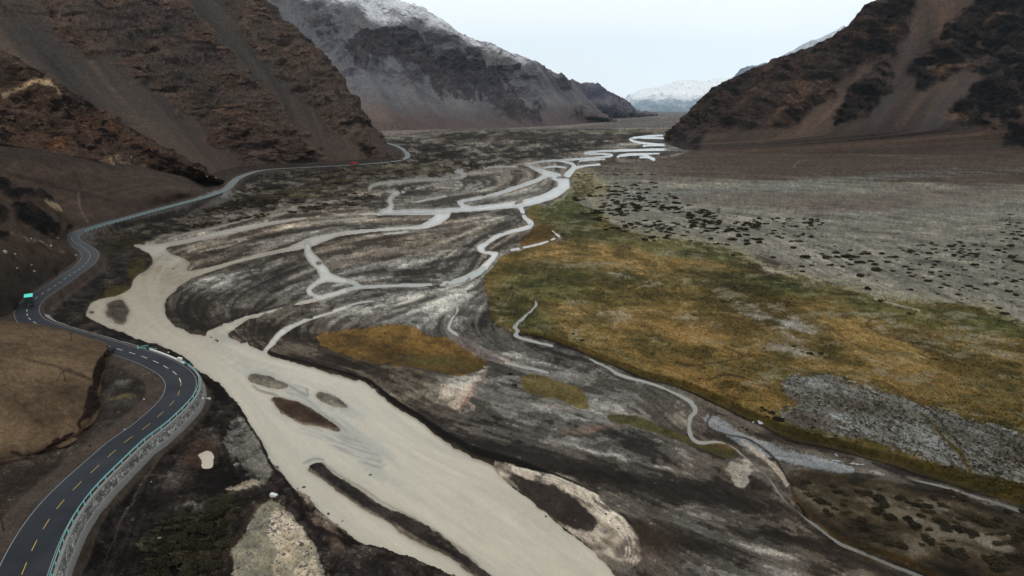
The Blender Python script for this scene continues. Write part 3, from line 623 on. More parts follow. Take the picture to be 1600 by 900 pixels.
# ------------------------------------------------------------------ ground height
Wall = 1.0
Hh = G.zero() + 0.28 + 0.10 * S1 * near + 0.06 * N0 * near
Hh += 0.55 * marsh + 0.12 * plain + 0.3 * tuss * saltm * .5
Hh += 0.8 * np.clip(line([(a + 2, b - 4, w + 8) for a, b, w in cut], soft=2), 0, 1) * .6
Hh = np.maximum(Hh, 0.06)
bk2 = G.blur(bank, 2.0)
Hh = Hh * (1 - bk2) + bk2 * (1.3 + .35 * N0 + .35 * S1)
slope = np.clip(G.blur(leftland, 8.0) * 2.0, 0, 1) * (1 - leftland)
Hh = np.maximum(Hh, 1.3 + 1.1 * slope + .12 * N0 - 3 * (1 - np.clip(slope * 6, 0, 1)))
ll = G.blur(leftland, .5)
Hh = Hh * (1 - ll) + ll * (ROADZ - .08 + .18 * N0 * (1 - np.clip(road_wide * 2, 0, 1)))
embh = np.clip(G.blur(line([(118,374,6),(160,356,7),(240,335,7),(300,318,7),(345,303,8),(372,284,7),(400,272,5),(470,265,4),(600,256,4)], z=4, soft=3.0), 1) * 2.2, 0, 1) * (1 - ll)
Hh = np.maximum(Hh, 4.2 * embh)
Hh = Hh * (1 - np.clip(road_band * 1.5, 0, 1)) + np.clip(road_band * 1.5, 0, 1) * (ROADZ - .06)
WL = -0.05
wdeep = np.clip(Wb, 0, 1)
Hh = np.where(wdeep > .5, WL - (wdeep - .5) * 1.2, WL + (Hh - WL) * sstep(0, 1, (0.5 - wdeep) * 2) ** .8)
pb = G.blur(poolm, .8)
Hh = Hh * (1 - pb) + pb * .6
C = C * (1 - (wdeep * .5)[..., None]) + np.array([140, 134, 120]) * (wdeep * .5)[..., None]

# ------------------------------------------------------------------ material helpers
def new_mat(name):
    m = bpy.data.materials.new(name); m.use_nodes = True
    nt = m.node_tree
    b = nt.nodes['Principled BSDF']
    return m, nt, b
def node(nt, typ, **kw):
    n = nt.nodes.new(typ)
    for k, v in kw.items():
        if k in n.inputs: n.inputs[k].default_value = v
        else: setattr(n, k, v)
    return n
def noise_node(nt, vec, scale, detail=6, rough=.6):
    n = node(nt, 'ShaderNodeTexNoise', Scale=scale, Detail=detail, Roughness=rough)
    nt.links.new(vec, n.inputs['Vector']); return n
def mathn(nt, op, a, b=None):
    n = nt.nodes.new('ShaderNodeMath'); n.operation = op
    for i, v in enumerate((a, b)):
        if v is None: continue
        if hasattr(v, 'links') or hasattr(v, 'is_linked'): nt.links.new(v, n.inputs[i])
        else: n.inputs[i].default_value = v
    return n.outputs[0]
def terrain_mat(name, rough=.92, spec=.04, s1=.8, s2=4.0, amp=.55, bump=.5, bscale=1.5, bdist=.3, strata=None):
    m, nt, b = new_mat(name)
    geo = nt.nodes.new('ShaderNodeNewGeometry')
    at_ = node(nt, 'ShaderNodeAttribute', attribute_name='tint')
    n1 = noise_node(nt, geo.outputs['Position'], s1, 8, .65)
    n2 = noise_node(nt, geo.outputs['Position'], s2, 5, .6)
    f = mathn(nt, 'ADD', mathn(nt, 'MULTIPLY', n1.outputs['Fac'], amp * 1.3), mathn(nt, 'MULTIPLY', n2.outputs['Fac'], amp * .9))
    f = mathn(nt, 'ADD', f, 1 - amp * 1.1)
    mul = nt.nodes.new('ShaderNodeVectorMath'); mul.operation = 'SCALE'
    nt.links.new(at_.outputs['Color'], mul.inputs[0]); nt.links.new(f, mul.inputs['Scale'])
    nt.links.new(mul.outputs[0], b.inputs['Base Color'])
    b.inputs['Roughness'].default_value = rough
    b.inputs['Specular IOR Level'].default_value = spec
    bn = noise_node(nt, geo.outputs['Position'], bscale, 8, .7)
    bp = node(nt, 'ShaderNodeBump', Strength=bump, Distance=bdist)
    nt.links.new(bn.outputs['Fac'], bp.inputs['Height']); nt.links.new(bp.outputs[0], b.inputs['Normal'])
    return m
def simple_mat(name, col, rough=.7, spec=.3, var=.25, scale=3.0, metal=0.0, bump=0.0):
    m, nt, b = new_mat(name)
    tc = nt.nodes.new('ShaderNodeTexCoord')
    n1 = noise_node(nt, tc.outputs['Object'], scale, 6, .65)
    mix = nt.nodes.new('ShaderNodeMix'); mix.data_type = 'RGBA'
    c = np.array(col, float)
    mix.inputs['A'].default_value = (*np.clip(c * (1 - var), 0, 1), 1); mix.inputs['B'].default_value = (*np.clip(c * (1 + var), 0, 1), 1)
    nt.links.new(n1.outputs['Fac'], mix.inputs['Factor']); nt.links.new(mix.outputs['Result'], b.inputs['Base Color'])
    b.inputs['Roughness'].default_value = rough; b.inputs['Specular IOR Level'].default_value = spec; b.inputs['Metallic'].default_value = metal
    if bump:
        bp = node(nt, 'ShaderNodeBump', Strength=bump, Distance=.05)
        nt.links.new(n1.outputs['Fac'], bp.inputs['Height']); nt.links.new(bp.outputs[0], b.inputs['Normal'])
    return m

# ------------------------------------------------------------------ mesh helpers
def tag(o, label=None, cat=None, group=None, kind=None):
    if label: o['label'] = label
    if cat: o['category'] = cat
    if group: o['group'] = group
    if kind: o['kind'] = kind
    return o
def mesh_np(name, co, quads, mat, color=None, smooth=True, parent=None):
    me = bpy.data.meshes.new(name)
    co = np.ascontiguousarray(co, np.float32); quads = np.ascontiguousarray(quads, np.int32)
    nv, nq = len(co), len(quads); k = quads.shape[1]
    me.vertices.add(nv); me.vertices.foreach_set('co', co.ravel())
    me.loops.add(nq * k); me.loops.foreach_set('vertex_index', quads.ravel())
    me.polygons.add(nq); me.polygons.foreach_set('loop_start', np.arange(nq, dtype=np.int32) * k)
    me.polygons.foreach_set('loop_total', np.full(nq, k, np.int32))
    me.polygons.foreach_set('use_smooth', np.full(nq, smooth, bool))
    me.update(calc_edges=True)
    if color is not None:
        a = me.color_attributes.new('tint', 'FLOAT_COLOR', 'POINT')
        c4 = np.ones((nv, 4), np.float32); c4[:, :3] = color
        a.data.foreach_set('color', c4.ravel())
    me.materials.append(mat)
    o = bpy.data.objects.new(name, me); COL.objects.link(o)
    if parent: o.parent = parent
    return o
def grid_quads(H, W, mask=None):
    i = np.arange(H * W).reshape(H, W)
    q = np.stack([i[:-1, :-1], i[1:, :-1], i[1:, 1:], i[:-1, 1:]], -1)
    return q.reshape(-1, 4) if mask is None else q[mask]
KILL = 1.12     # light level of the open valley floor relative to display white
def albedo(c, gain=1.0):
    c = 255 * (np.clip(c, 0, 255) / 255) ** 1.09 * 1.02
    return np.clip(lin(np.clip(c, 0, 255)) / (KILL * np.array([.955, 1.005, 1.04])) * gain, 0.004, .85).astype(np.float32)

# ground sheet: fine grid plus wide outer margin
ground_mat = terrain_mat('valley_soil', s1=.7, s2=3.2, amp=.5, bump=.55, bscale=1.1, bdist=.5)
ex = np.array([-9000, -4000, -1800, -1000, -600, -400.0]); exr = np.array([2000, 2200, 2600, 3400, 5600, 10600.0])
allx = np.concatenate([ex, gx, exr]); ally = np.concatenate([[172.06, 172.12], gy, [1040, 1100, 1200, 1400, 1700]])
AX, AY = np.meshgrid(allx, ally)
X3, Y3 = at(AX, AY, 0.0)
H3 = G.sample(Hh, AX, AY); C3 = G.sample(C, AX, AY)
ground = mesh_np('ground', np.stack([X3, Y3, H3], -1).reshape(-1, 3), grid_quads(*X3.shape), ground_mat, albedo(C3).reshape(-1, 3))
tag(ground, kind='structure')

# ------------------------------------------------------------------ water sheet
wm, nt, b = new_mat('silty_water')
geo = nt.nodes.new('ShaderNodeNewGeometry')
at_ = node(nt, 'ShaderNodeAttribute', attribute_name='tint')
nt.links.new(at_.outputs['Color'], b.inputs['Base Color'])
b.inputs['Roughness'].default_value = .09; b.inputs['IOR'].default_value = 1.33; b.inputs['Specular IOR Level'].default_value = .5
mp = node(nt, 'ShaderNodeMapping'); mp.inputs['Scale'].default_value = (1.0, .55, 1); mp.inputs['Rotation'].default_value = (0, 0, R(35))
nt.links.new(geo.outputs['Position'], mp.inputs['Vector'])
n1 = noise_node(nt, mp.outputs[0], 1.6, 7, .7); n2 = noise_node(nt, mp.outputs[0], .3, 4, .5)
hh = mathn(nt, 'ADD', n1.outputs['Fac'], mathn(nt, 'MULTIPLY', n2.outputs['Fac'], 2.0))
bp = node(nt, 'ShaderNodeBump', Strength=.5, Distance=.16)
nt.links.new(hh, bp.inputs['Height']); nt.links.new(bp.outputs[0], b.inputs['Normal'])
WC = np.zeros((G.H, G.W, 3), np.float32) + np.array([184, 180, 165], np.float32)
def wover(m, col):
    global WC
    WC = WC * (1 - m[..., None]) + np.asarray(col, np.float32) * m[..., None]
edge = sstep(1.0, .62, G.blur(Wm, 2.6))
for c in [(560,690,60,14,35,.45),(500,640,60,14,38,.5),(420,590,50,12,25,.45),(540,640,30,10,35,.5),(590,740,40,8,30,.35),(500,725,40,10,30,.35),(455,660,50,8,40,.2),(350,530,30,7,20,.4)]:
    wover(blob(*c[:5]) * c[5], (146,152,148))
rip = fill([(465,664),(500,668),(535,674),(560,690),(590,712),(600,735),(575,728),(540,708),(500,690),(475,676)], soft=3, warp=3)
wover(rip * .6 * sstep(-.3, 1.0, fbm((G.PX * .9 + G.PY * .6) / 30, (G.PY - G.PX * .35) / 2.6, 3, 91)), (104,102,94))
wover(rip * .35, (158,158,154))
wover(sstep(440, 330, G.PY) * .95, (216,220,220))  # far water paled: sky reflection painted into its colour
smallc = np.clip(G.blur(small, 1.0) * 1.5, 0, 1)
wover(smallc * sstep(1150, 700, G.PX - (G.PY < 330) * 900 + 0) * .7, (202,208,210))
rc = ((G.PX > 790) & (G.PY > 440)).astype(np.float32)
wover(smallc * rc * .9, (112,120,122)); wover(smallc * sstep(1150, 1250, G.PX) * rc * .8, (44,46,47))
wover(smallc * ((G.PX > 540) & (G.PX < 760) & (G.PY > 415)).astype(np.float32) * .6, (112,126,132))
for pts, colr, a_ in [
 ([(388,590,2),(392,603,3),(408,614,3),(428,628,3),(440,645,4),(462,660,4),(500,669,4),(530,676,3)], (186,176,160), .9),
 ([(394,603,2),(412,612,4),(432,618,4),(424,622,3)], (112,106,96), .8),
 ([(440,596,2),(455,604,4),(470,612,5),(482,618,4),(476,606,3),(460,600,2)], (108,104,98), .6),
 ([(430,590,2),(458,598,3),(490,608,3),(520,620,3),(545,632,2)], (190,186,174), .6),
 ([(448,612,3),(470,618,4),(486,628,4),(505,645,4),(530,664,4),(540,676,3)], (140,142,136), .7),
 ([(500,636,2),(520,648,3),(535,662,3),(545,672,2)], (184,180,168), .7),
 ([(472,723,2),(490,716,3),(505,718,2)], (112,106,98), .7),
 ([(478,728,3),(500,746,4),(530,772,4),(560,792,3)], (188,178,160), .6),
 ([(505,722,3),(530,742,4),(565,762,4),(600,784,3),(650,812,3),(700,842,4),(750,885,4)], (132,124,112), .75),
 ([(432,732,4),(446,752,5),(470,778,6),(490,798,7),(515,820,7),(560,848,6),(620,866,4)], (176,164,146), .8)]:
    wover(line(pts, soft=.6, warp=1.6) * a_, colr)
wover(blob(262,430,26,30,20) * .35 * sstep(-.2, .8, N0 + SF), (146,134,112))
for i_ in range(8):
    hl = np.clip(G.blur(G.sample(fill(islands[i_]), G.PX + DX * 2, G.PY + DY * 2), 4.0) * 1.6, 0, 1)
    wover(hl * .45, (140,138,126)); wover(np.clip(hl * 2 - 1, 0, 1) * .5 * sstep(-.5, .5, EN + S3 * .4), (120,112,98))
wover(edge * .35, (150,140,126))
wover(sstep(.97, .6, G.blur(small, 1.4)) * smallc * .45, (140,140,132))
wover(np.clip(.5 + .25 * S3, 0, 1) * .12, (120,116,104))
wover((blob(250,420,40,40) * .5) * sstep(-.2, 1, S1), (142,132,114))
WC = np.clip(WC * (1 + .018 * np.clip(LS, -2, 2) + .012 * np.clip(SG_, -2, 2) * .5 + .012 * GRIT + .004 * SF + .008 * S3)[..., None], 10, 240)
msk = G.blur(np.maximum(Wm, 0), 2.5) > .01
fm = (msk[:-1, :-1] | msk[1:, 1:] | msk[1:, :-1] | msk[:-1, 1:])
wq = grid_quads(G.H, G.W, fm)
used, inv = np.unique(wq, return_inverse=True)
wco = np.stack([WX, WY, np.full_like(WX, WL)], -1).reshape(-1, 3)[used]
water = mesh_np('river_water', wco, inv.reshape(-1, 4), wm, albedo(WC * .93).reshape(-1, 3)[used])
tag(water, kind='structure')
# muddy pool on the left bank
pf = flat(pool, 1.2); pX, pY = at(pf[:, 0], pf[:, 1], 0)
pc = smooth_closed(np.stack([pX, pY], 1), 6); cen = pc.mean(0)
pco = np.vstack([[*cen, 1.0], np.column_stack([cen + (pc - cen) * 1.3, np.full(len(pc), 1.0)])])
n = len(pc); tris = np.stack([np.zeros(n, int), 1 + np.arange(n), 1 + (np.arange(n) + 1) % n], 1)
pl_ = mesh_np('pool_water', pco, tris, wm, np.tile(albedo(np.array([170, 162, 148.])), (n + 1, 1)))
tag(pl_, kind='structure')

# ------------------------------------------------------------------ mountains: lofted slopes
M = Map(np.arange(-420, 1980, 2.0), np.arange(-260, 420, 2.0))
mdx = (vn2(M.PX / 23, M.PY / 17, 61) * 9 + vn2(M.PX / 9, M.PY / 7, 62) * 5 + vn2(M.PX / 4, M.PY / 3.4, 63) * 3).astype(np.float32)
mdy = (vn2(M.PX / 23, M.PY / 17, 64) * 6 + vn2(M.PX / 9, M.PY / 7, 65) * 4 + vn2(M.PX / 4, M.PY / 3.4, 66) * 2.4).astype(np.float32)
def mfill(pts, soft=1.0, warp=1.0):
    m = M.poly(smooth_closed(pts))
    m = M.sample(m, M.PX + mdx * warp, M.PY + mdy * warp)
    return M.blur(m, soft)
def mline(pts, soft=.6, warp=.4):
    m = M.stroke(pts); m = M.sample(m, M.PX + mdx * warp, M.PY + mdy * warp)
    return M.blur(m, soft)
def cpt(p):
    if p[0] == 'w': return np.array(p[1:4], float)
    if p[0] == 'g':
        x, y = at(p[1], p[2], p[3]); return np.array([x, y, p[3]], float)
    x, y, z = atY(*p); return np.array([x, y, z], float)
def crom(P, t):
    """Catmull-Rom of control rows P (n, ...) at parameters t in 0..n-1"""
    n = len(P); i = np.clip(t.astype(int), 0, n - 2); f = (t - i).reshape((-1,) + (1,) * (P.ndim - 1))
    Q = np.concatenate([[2 * P[0] - P[1]], P, [2 * P[-1] - P[-2]]])
    a, b, c, d = Q[i], Q[i + 1], Q[i + 2], Q[i + 3]
    return 0.5 * (2 * b + (c - a) * f + (2 * a - 5 * b + 4 * c - d) * f * f + (3 * b - a - 3 * c + d) * f ** 3)
def loft(name, rows, nu, nv, paint, disp, mat, edge_keep=True):
    P = np.array([[cpt(p) for p in r] for r in rows])
    P = crom(np.swapaxes(P, 0, 1), np.linspace(0, P.shape[1] - 1, nu))      # nu, rows, 3
    P = np.swapaxes(P, 0, 1)
    P = crom(P, np.linspace(0, len(rows) - 1, nv))                         # nv, nu, 3
    du = np.gradient(P, axis=1); dv = np.gradient(P, axis=0)
    Nn = np.cross(du, dv); Nn /= np.linalg.norm(Nn, axis=-1, keepdims=True) + 1e-9
    Nn *= np.sign(Nn[..., 2:3] + 1e-9)
    px, py = proj(P[..., 0], P[..., 1], P[..., 2])
    L = np.cumsum(np.linalg.norm(dv, axis=-1), axis=0); U = np.cumsum(np.linalg.norm(du, axis=-1), axis=1)
    X, Y, Z = P[..., 0], P[..., 1], P[..., 2]
    col, rock = paint(px, py, X, Y, Z, U, L)
    d = disp(rock, X, Y, Z, U, L)
    P = P + Nn * d[..., None]
    gr = np.random.default_rng(nu + nv).normal(size=X.shape)
    gr = .6 * gr + .8 * (np.roll(gr, 1, 0) + np.roll(gr, 1, 1) + gr) / 1.7
    amp = .05 + .05 * np.clip(rock, 0, 1)
    col = np.clip(col * (1 + amp * gr)[..., None], 10, 245)
    o = mesh_np(name, P.reshape(-1, 3), grid_quads(nv, nu), mat, albedo(col).reshape(-1, 3))
    tag(o, kind='structure')
    return o
def lerp(a, b, m): return a * (1 - m[..., None]) + np.asarray(b, float) * m[..., None]
SB = 1.1      # slopes see half the sky: their material values from the survey are lifted by this

# --- left mountain
MA1 = mfill([(40,-260),(60,-40),(70,10),(100,66),(190,100),(232,140),(290,182),(340,222),(375,248),(400,266),(522,258),(503,236),(462,190),(420,145),(372,100),(332,50),(300,10),(270,-60),(150,-260)], 1.0, 1.2)
MA2 = mfill([(330,-60),(345,0),(384,60),(432,112),(482,152),(503,175),(532,207),(575,245),(640,262),(640,180),(520,50),(420,-80)], 1.0, 1.0)
MA2 *= 1 - mfill([(575,195),(600,222),(626,250),(612,252),(590,232),(575,212)], 1, .4)
TAL = mfill([(-300,10),(-50,25),(40,30),(110,60),(90,20),(60,-100),(-300,-100)], 4, 1.2) * .4
DK = np.clip(sum(np.exp(-(((M.PX - a) / c) ** 2 + ((M.PY - b) / d) ** 2)) for a, b, c, d in [(212,108,26,6),(226,132,12,10),(300,172,12,5),(470,250,40,12),(420,240,22,14),(385,225,16,10),(545,200,8,14),(440,60,40,10),(330,75,40,14),(400,130,20,8)]), 0, 1).astype(np.float32)
def paint_A(px, py, X, Y, Z, U, L):
    rock = np.clip(M.sample(MA1, px, py) + M.sample(MA2, px, py) + M.sample(TAL, px, py), 0, 1)
    frag = sstep(-.5, .7, fbm3(X / 30, Y / 45, Z / 18, 4, 101))
    rockm = rock * (.35 + .65 * frag)
    g = fbm(U / 9, L / 90, 4, 102)
    g2 = fbm(U / 40, L / 300, 3, 103)
    sc = ramp(.5 + .18 * g + .25 * g2, [(0, (48,47,47)), (.5, (61,57,54)), (1, (80,70,63))])
    low = sstep(90, 0, Z)
    sc = lerp(sc, (74,62,56), low * .6 * (g2 > -9))
    n = fbm3(X / 14, Y / 20, Z / 8, 5, 104, .6)
    rk = ramp(.5 + .2 * n + .2 * fbm3(X / 4, Y / 5, Z / 2.2, 3, 1041, .7) * .55, [(0, (40,34,31)), (.5, (69,58,52)), (1, (97,82,74))])
    crack = sstep(.30, .52, fbm3(X / 17 + .3 * Z / 13, Y / 28, Z / 4.4, 5, 105, .62) + .5 * (M.sample(DK, px, py) * 1.6) - .12)
    rk = lerp(rk, (22,18,18), crack * .85)
    warm = sstep(.4, 1.2, fbm3(X / 50, Y / 60, Z / 30, 3, 106))
    rk = lerp(rk, rk * np.array([1.08, 1.0, .92]), warm * .5)
    c = lerp(sc, rk, rockm)
    return c * SB, rock
def disp_A(rock, X, Y, Z, U, L):
    r1 = ridged3(X / 34, Y / 55, Z / 24, 5, 111)
    r2 = fbm3(X / 9, Y / 12, Z / 5, 4, 112, .55)
    big = fbm(U / 120, L / 400, 2, 113) * 5
    return rock * (r1 * 8 + r2 * 1.9 - 1.5) + (1 - rock) * (fbm(U / 18, L / 160, 3, 114) * .7) + big * sstep(0, 60, L)
hill_mat = terrain_mat('mountain_rock', s1=.12, s2=.55, amp=.55, bump=.8, bscale=.3, bdist=1.6)
A_rows = [
 [(-420,215,560),(-240,222,600),(-60,232,640),(150,256,690),(325,292,715),('g',390,263,2),('g',540,254.3,2),('g',619,246.5,2),('w',-195,1075,-1),('w',-240,1200,-4)],
 [(-560,90,620),(-400,95,650),(-220,100,690),(0,110,745),(195,150,775),(275,138,840),(404,113,930),(521,112,1065),('w',-345,1190,50),('w',-430,1340,10)],
 [(-700,-40,680),(-560,-40,710),(-400,-40,750),(-150,-40,800),(20,-40,840),(120,-50,920),(270,-50,1010),(403,0,1150),('w',-520,1310,150),('w',-610,1500,70)],
 [(-900,-200,760),(-760,-200,790),(-600,-200,840),(-350,-200,900),(-180,-200,950),(-60,-200,1020),(110,-180,1120),(270,-130,1260),('w',-770,1460,300),('w',-880,1650,150)]]
loft('left_mountain', A_rows, 900, 520, paint_A, disp_A, hill_mat)

# --- rocky spur in front of it
cream = np.clip(mline([(8,148,10),(22,142,7),(45,130,8),(66,126,10),(84,136,7),(92,146,4)]) + mfill([(182,238),(192,243),(206,258),(198,259),(186,248)], .6, .3) + .55 * mline([(172,246,5),(190,262,5)]) , 0, 1)
orange = np.clip(sum(np.exp(-(((M.PX - a) / c) ** 2 + ((M.PY - b) / d) ** 2)) for a, b, c, d in [(38,216,12,8),(85,220,24,12),(190,205,34,16),(240,225,30,12),(130,190,20,8)]), 0, 1).astype(np.float32)
dks = np.clip(sum(np.exp(-(((M.PX - a) / c) ** 2 + ((M.PY - b) / d) ** 2)) for a, b, c, d in [(15,178,14,12),(100,160,26,8),(150,165,40,8),(155,215,12,6),(40,146,16,6),(280,262,44,10),(260,240,40,10),(60,108,50,8),(110,185,16,6)]), 0, 1).astype(np.float32)
def paint_S(px, py, X, Y, Z, U, L):
    n = fbm3(X / 8, Y / 11, Z / 5, 5, 121, .62)
    c = ramp(.5 + .2 * n + .18 * fbm3(X / 2.6, Y / 3, Z / 1.6, 3, 1211, .7), [(0, (32,26,23)), (.5, (64,52,44)), (1, (100,82,68))])
    c = lerp(c, c * np.array([1.22, 1.08, .92]), M.sample(orange, px, py) * sstep(-.8, .8, n))
    crack = sstep(.22, .45, fbm3(X / 6 + Z / 14, Y / 9, Z / 2.4, 5, 123, .7) + .75 * M.sample(dks, px, py) - .15)
    c = lerp(c, (20,16,15), crack * .85)
    c = lerp(c, np.array([150,132,108]) + 16 * n[..., None], M.sample(cream, px, py) * (1 - .5 * crack))
    c = lerp(c, (58,52,48), sstep(-.2, 1.4, fbm(U / 24, L / 70, 3, 125)) * .5)
    return c * SB, np.ones_like(px)
def disp_S(rock, X, Y, Z, U, L):
    return (ridged3(X / 22, Y / 30, Z / 14, 5, 126) * 5 + fbm3(X / 6, Y / 7, Z / 3.4, 4, 127, .55) * 1.2 - 2.5) * sstep(0, 12, L)
S_rows = [
 [(-330,150,330),(-150,196,395),(0,224,450),(100,242,480),(200,264,530),('g',290,291,4),('g',334,288,3),('g',352,284,2)],
 [(-340,70,380),(-160,105,440),(0,148,490),(85,175,515),(170,210,560),(262,246,590),(328,274,608),(350,282,630)],
 [(-350,-40,440),(-160,14,490),(0,82,525),(60,112,545),(150,168,585),(250,224,615),(325,266,625),(348,281,640)],
 [(-350,60,520),(-180,90,580),(-20,130,610),(50,160,625),(150,200,640),(248,250,655),(322,280,650),(346,284,650)]]
loft('rocky_spur', S_rows, 620, 300, paint_S, disp_S, hill_mat)

# --- brown fan between spur and road
trk = np.clip(mline([(122,300,2),(123,312,2.4),(127,328,2.4),(134,342,2.4),(138,349,3)], .3, .1), 0, 1)
trk2 = mline([(117,270,5),(120,285,6),(126,305,7),(128,318,5)], .8, .3)
gul = np.clip(mline([(10,268,4),(60,284,4),(110,298,4),(150,308,3),(200,322,3)], .8, .4) + mline([(276,305,2.5),(290,308,3),(303,310,3)], .4, .1) * 1.3 + .6 * mline([(190,290,2),(172,305,2),(162,322,2)], .5, .2), 0, 1)
def paint_F(px, py, X, Y, Z, U, L):
    n = fbm3(X / 5, Y / 5, Z / 5, 5, 131, .6); g = fbm(U / 60, L / 7, 4, 132)
    c = ramp(.5 + .16 * n + .14 * g, [(0, (44,37,34)), (.5, (62,53,47)), (1, (84,72,63))])
    c = lerp(c, (50,46,44), sstep(260, 230, py - .08 * px) * .6)
    c = lerp(c, (30,26,24), M.sample(gul, px, py) * .6)
    c = lerp(c, (44,42,40), M.sample(trk2, px, py) * .6)
    c = lerp(c, (104,88,76), M.sample(trk, px, py) * .8)
    return c * 1.06, np.zeros_like(px)
def disp_F(rock, X, Y, Z, U, L):
    return fbm3(X / 12, Y / 12, Z / 12, 5, 133) * .5
F_rows = [
 [('g',-260,530,3),('g',-40,440,3),('g',98,370,3.5),('g',130,354,4),('g',200,335,4),('g',300,308,4),('g',330,298,3),('g',338,290,2),('g',346,282,1),('g',356,276,0)],
 [(-330,330,330),(-120,300,370),(40,303,420),(105,305,442),(190,306,468),(278,296,525),('g',314,290,6),('g',328,285,3),('g',338,280,1),('g',348,274,0)],
 [(-340,150,380),(-150,192,430),(0,216,462),(100,235,490),(200,257,540),(280,275,580),('g',306,283,8),('g',322,281,4),('g',334,277,1),('g',344,272,0)],
 [(-340,160,430),(-150,196,480),(0,230,520),(100,250,550),(200,268,590),(276,282,620),('g',300,280,3),('g',316,278,2),('g',330,274,0),('g',342,270,0)]]
loft('scree_fan', F_rows, 560, 260, paint_F, disp_F, hill_mat)

# --- dark rocky toe at the left edge
dkl = np.clip(mfill([(18,322),(32,315),(52,320),(70,335),(85,352),(88,372),(70,368),(50,352),(36,345),(24,335)], .8, .6) + mfill([(-40,265),(10,285),(52,300),(50,308),(10,302),(-40,290)], 1, .7) + .8 * mfill([(-40,322),(2,325),(16,338),(-10,342)], 1, .7) + .9 * mfill([(58,296),(74,302),(88,311),(80,313),(60,303)], .8, .5) + .8 * mfill([(-30,360),(8,362),(12,370),(-20,372)], .8, .5), 0, 1)
slab = mfill([(70,311),(80,315),(96,322),(98,330),(92,331),(82,324),(72,317)], .4, .15)
talus = mline([(14,362,4),(30,366,5),(52,373,6),(70,381,7),(88,386,5),(100,392,4)], .8, .6)
gdark = np.clip(mfill([(60,430),(80,418),(92,420),(85,432),(60,450),(45,452)], 1.2, .7) + mfill([(20,465),(30,455),(60,440),(50,455),(25,480)], 2, .6) * .5, 0, 1)
def paint_L(px, py, X, Y, Z, U, L):
    n = fbm3(X / 3.5, Y / 3.5, Z / 2.6, 5, 141, .62); g = fbm3(X / 18, Y / 18, Z / 12, 3, 142)
    c = ramp(.48 + .18 * n + .12 * g, [(0, (36,31,28)), (.5, (60,51,44)), (1, (86,74,64))])
    c = lerp(c, (44,42,40), sstep(390, 430, py) * .5)
    d = np.clip(M.sample(dkl, px, py) + .7 * M.sample(gdark, px, py), 0, 1)
    c = lerp(c, (20,18,17), d * sstep(-1.2, .3, -n + .3))
    c = lerp(c, (132,118,98), M.sample(slab, px, py))
    st = M.sample(talus, px, py) * sstep(.2, .9, fbm3(X / 1.6, Y / 1.6, Z / 1.6, 2, 143))
    c = lerp(c, (140,134,128), st * .8)
    sp_ = sstep(1.35, 1.7, fbm3(X / 1.1, Y / 1.1, Z / 1.1, 2, 144))
    c = lerp(c, (130,124,118), sp_ * .6)
    return c * 1.05, d
def disp_L(rock, X, Y, Z, U, L):
    return rock * (ridged3(X / 9, Y / 9, Z / 6, 4, 145) * 2.6) + fbm3(X / 7, Y / 7, Z / 7, 5, 146) * .7 * sstep(0, 6, L)
L_rows = [
 [('g',-300,640,4),('g',-120,545,4),('g',-10,506,4),('g',26,488,4.2),('g',36,470,4.2),('g',66,448,4.2),('g',100,425,4.2),('g',122,408,4.2),('g',112,391,4.2),('g',98,377,4)],
 [(-300,470,150),(-150,420,190),(-60,400,215),(-15,398,230),(5,396,240),(36,388,262),(68,378,290),(92,372,312),(100,364,330),(104,356,352)],
 [(-300,250,190),(-180,270,240),(-100,285,275),(-50,290,290),(-20,292,305),(20,296,325),(58,304,345),(84,318,365),(98,335,372),(110,348,376)],
 [(-300,120,240),(-190,190,300),(-110,235,340),(-60,255,350),(-26,268,360),(14,282,370),(56,298,385),(88,318,400),(104,338,400),(116,352,395)]]
loft('rocky_toe', L_rows, 420, 300, paint_L, disp_L, hill_mat)

# --- brown hillock beside the near bend
cutm = np.clip(mline([(168,540,6),(160,556,10),(152,572,12),(150,590,12),(148,606,12),(146,624,16),(138,644,14),(128,662,6),(124,672,4)], .6, .8), 0, 1) if False else None
M2 = Map(np.arange(-300, 400, 1.25), np.arange(480, 900, 1.25))
m2x = (vn2(M2.PX / 14, M2.PY / 12, 71) * 6 + vn2(M2.PX / 5, M2.PY / 4, 72) * 3).astype(np.float32)
m2y = (vn2(M2.PX / 14, M2.PY / 12, 73) * 5 + vn2(M2.PX / 5, M2.PY / 4, 74) * 2.5).astype(np.float32)
def m2line(pts, soft=.6, warp=.6):
    m = M2.stroke(pts); m = M2.sample(m, M2.PX + m2x * warp, M2.PY + m2y * warp); return M2.blur(m, soft)
scarp = np.clip(m2line([(170,540,4),(165,556,9),(156,572,14),(152,590,13),(148,606,13),(146,624,16),(140,642,14),(130,656,6),(126,668,4)]) + m2line([(112,676,7),(95,688,9),(80,700,9),(66,710,8),(40,712,5),(22,708,5)]), 0, 1)
gully = m2line([(40,560,2),(75,570,3),(100,577,4),(125,586,5),(143,592,3)], .8, .5) + .6 * m2line([(20,618,3),(45,645,3),(70,665,3)], 1, 1)
def paint_H(px, py, X, Y, Z, U, L):
    n = .8 * fbm3(X / 1.6, Y / 1.6, Z / 1.6, 5, 151, .75) + .4 * fbm3(X / .5, Y / .5, Z / .5, 2, 155); g = 1.5 * fbm3(X / 12, Y / 12, Z / 10, 4, 152)
    c = ramp(.5 + .16 * n + .13 * g, [(0, (50,42,34)), (.5, (86,73,58)), (1, (118,102,82))])
    d = M2.sample(scarp, px, py)
    c = lerp(c, (36,27,24), d * sstep(-1.3, .4, n + .6))
    c = lerp(c, (44,36,31), np.clip(M2.sample(gully, px, py), 0, 1) * .7)
    c = lerp(c, (52,47,43), sstep(690, 730, py + .1 * px) * .6)
    return c * 1.05, d
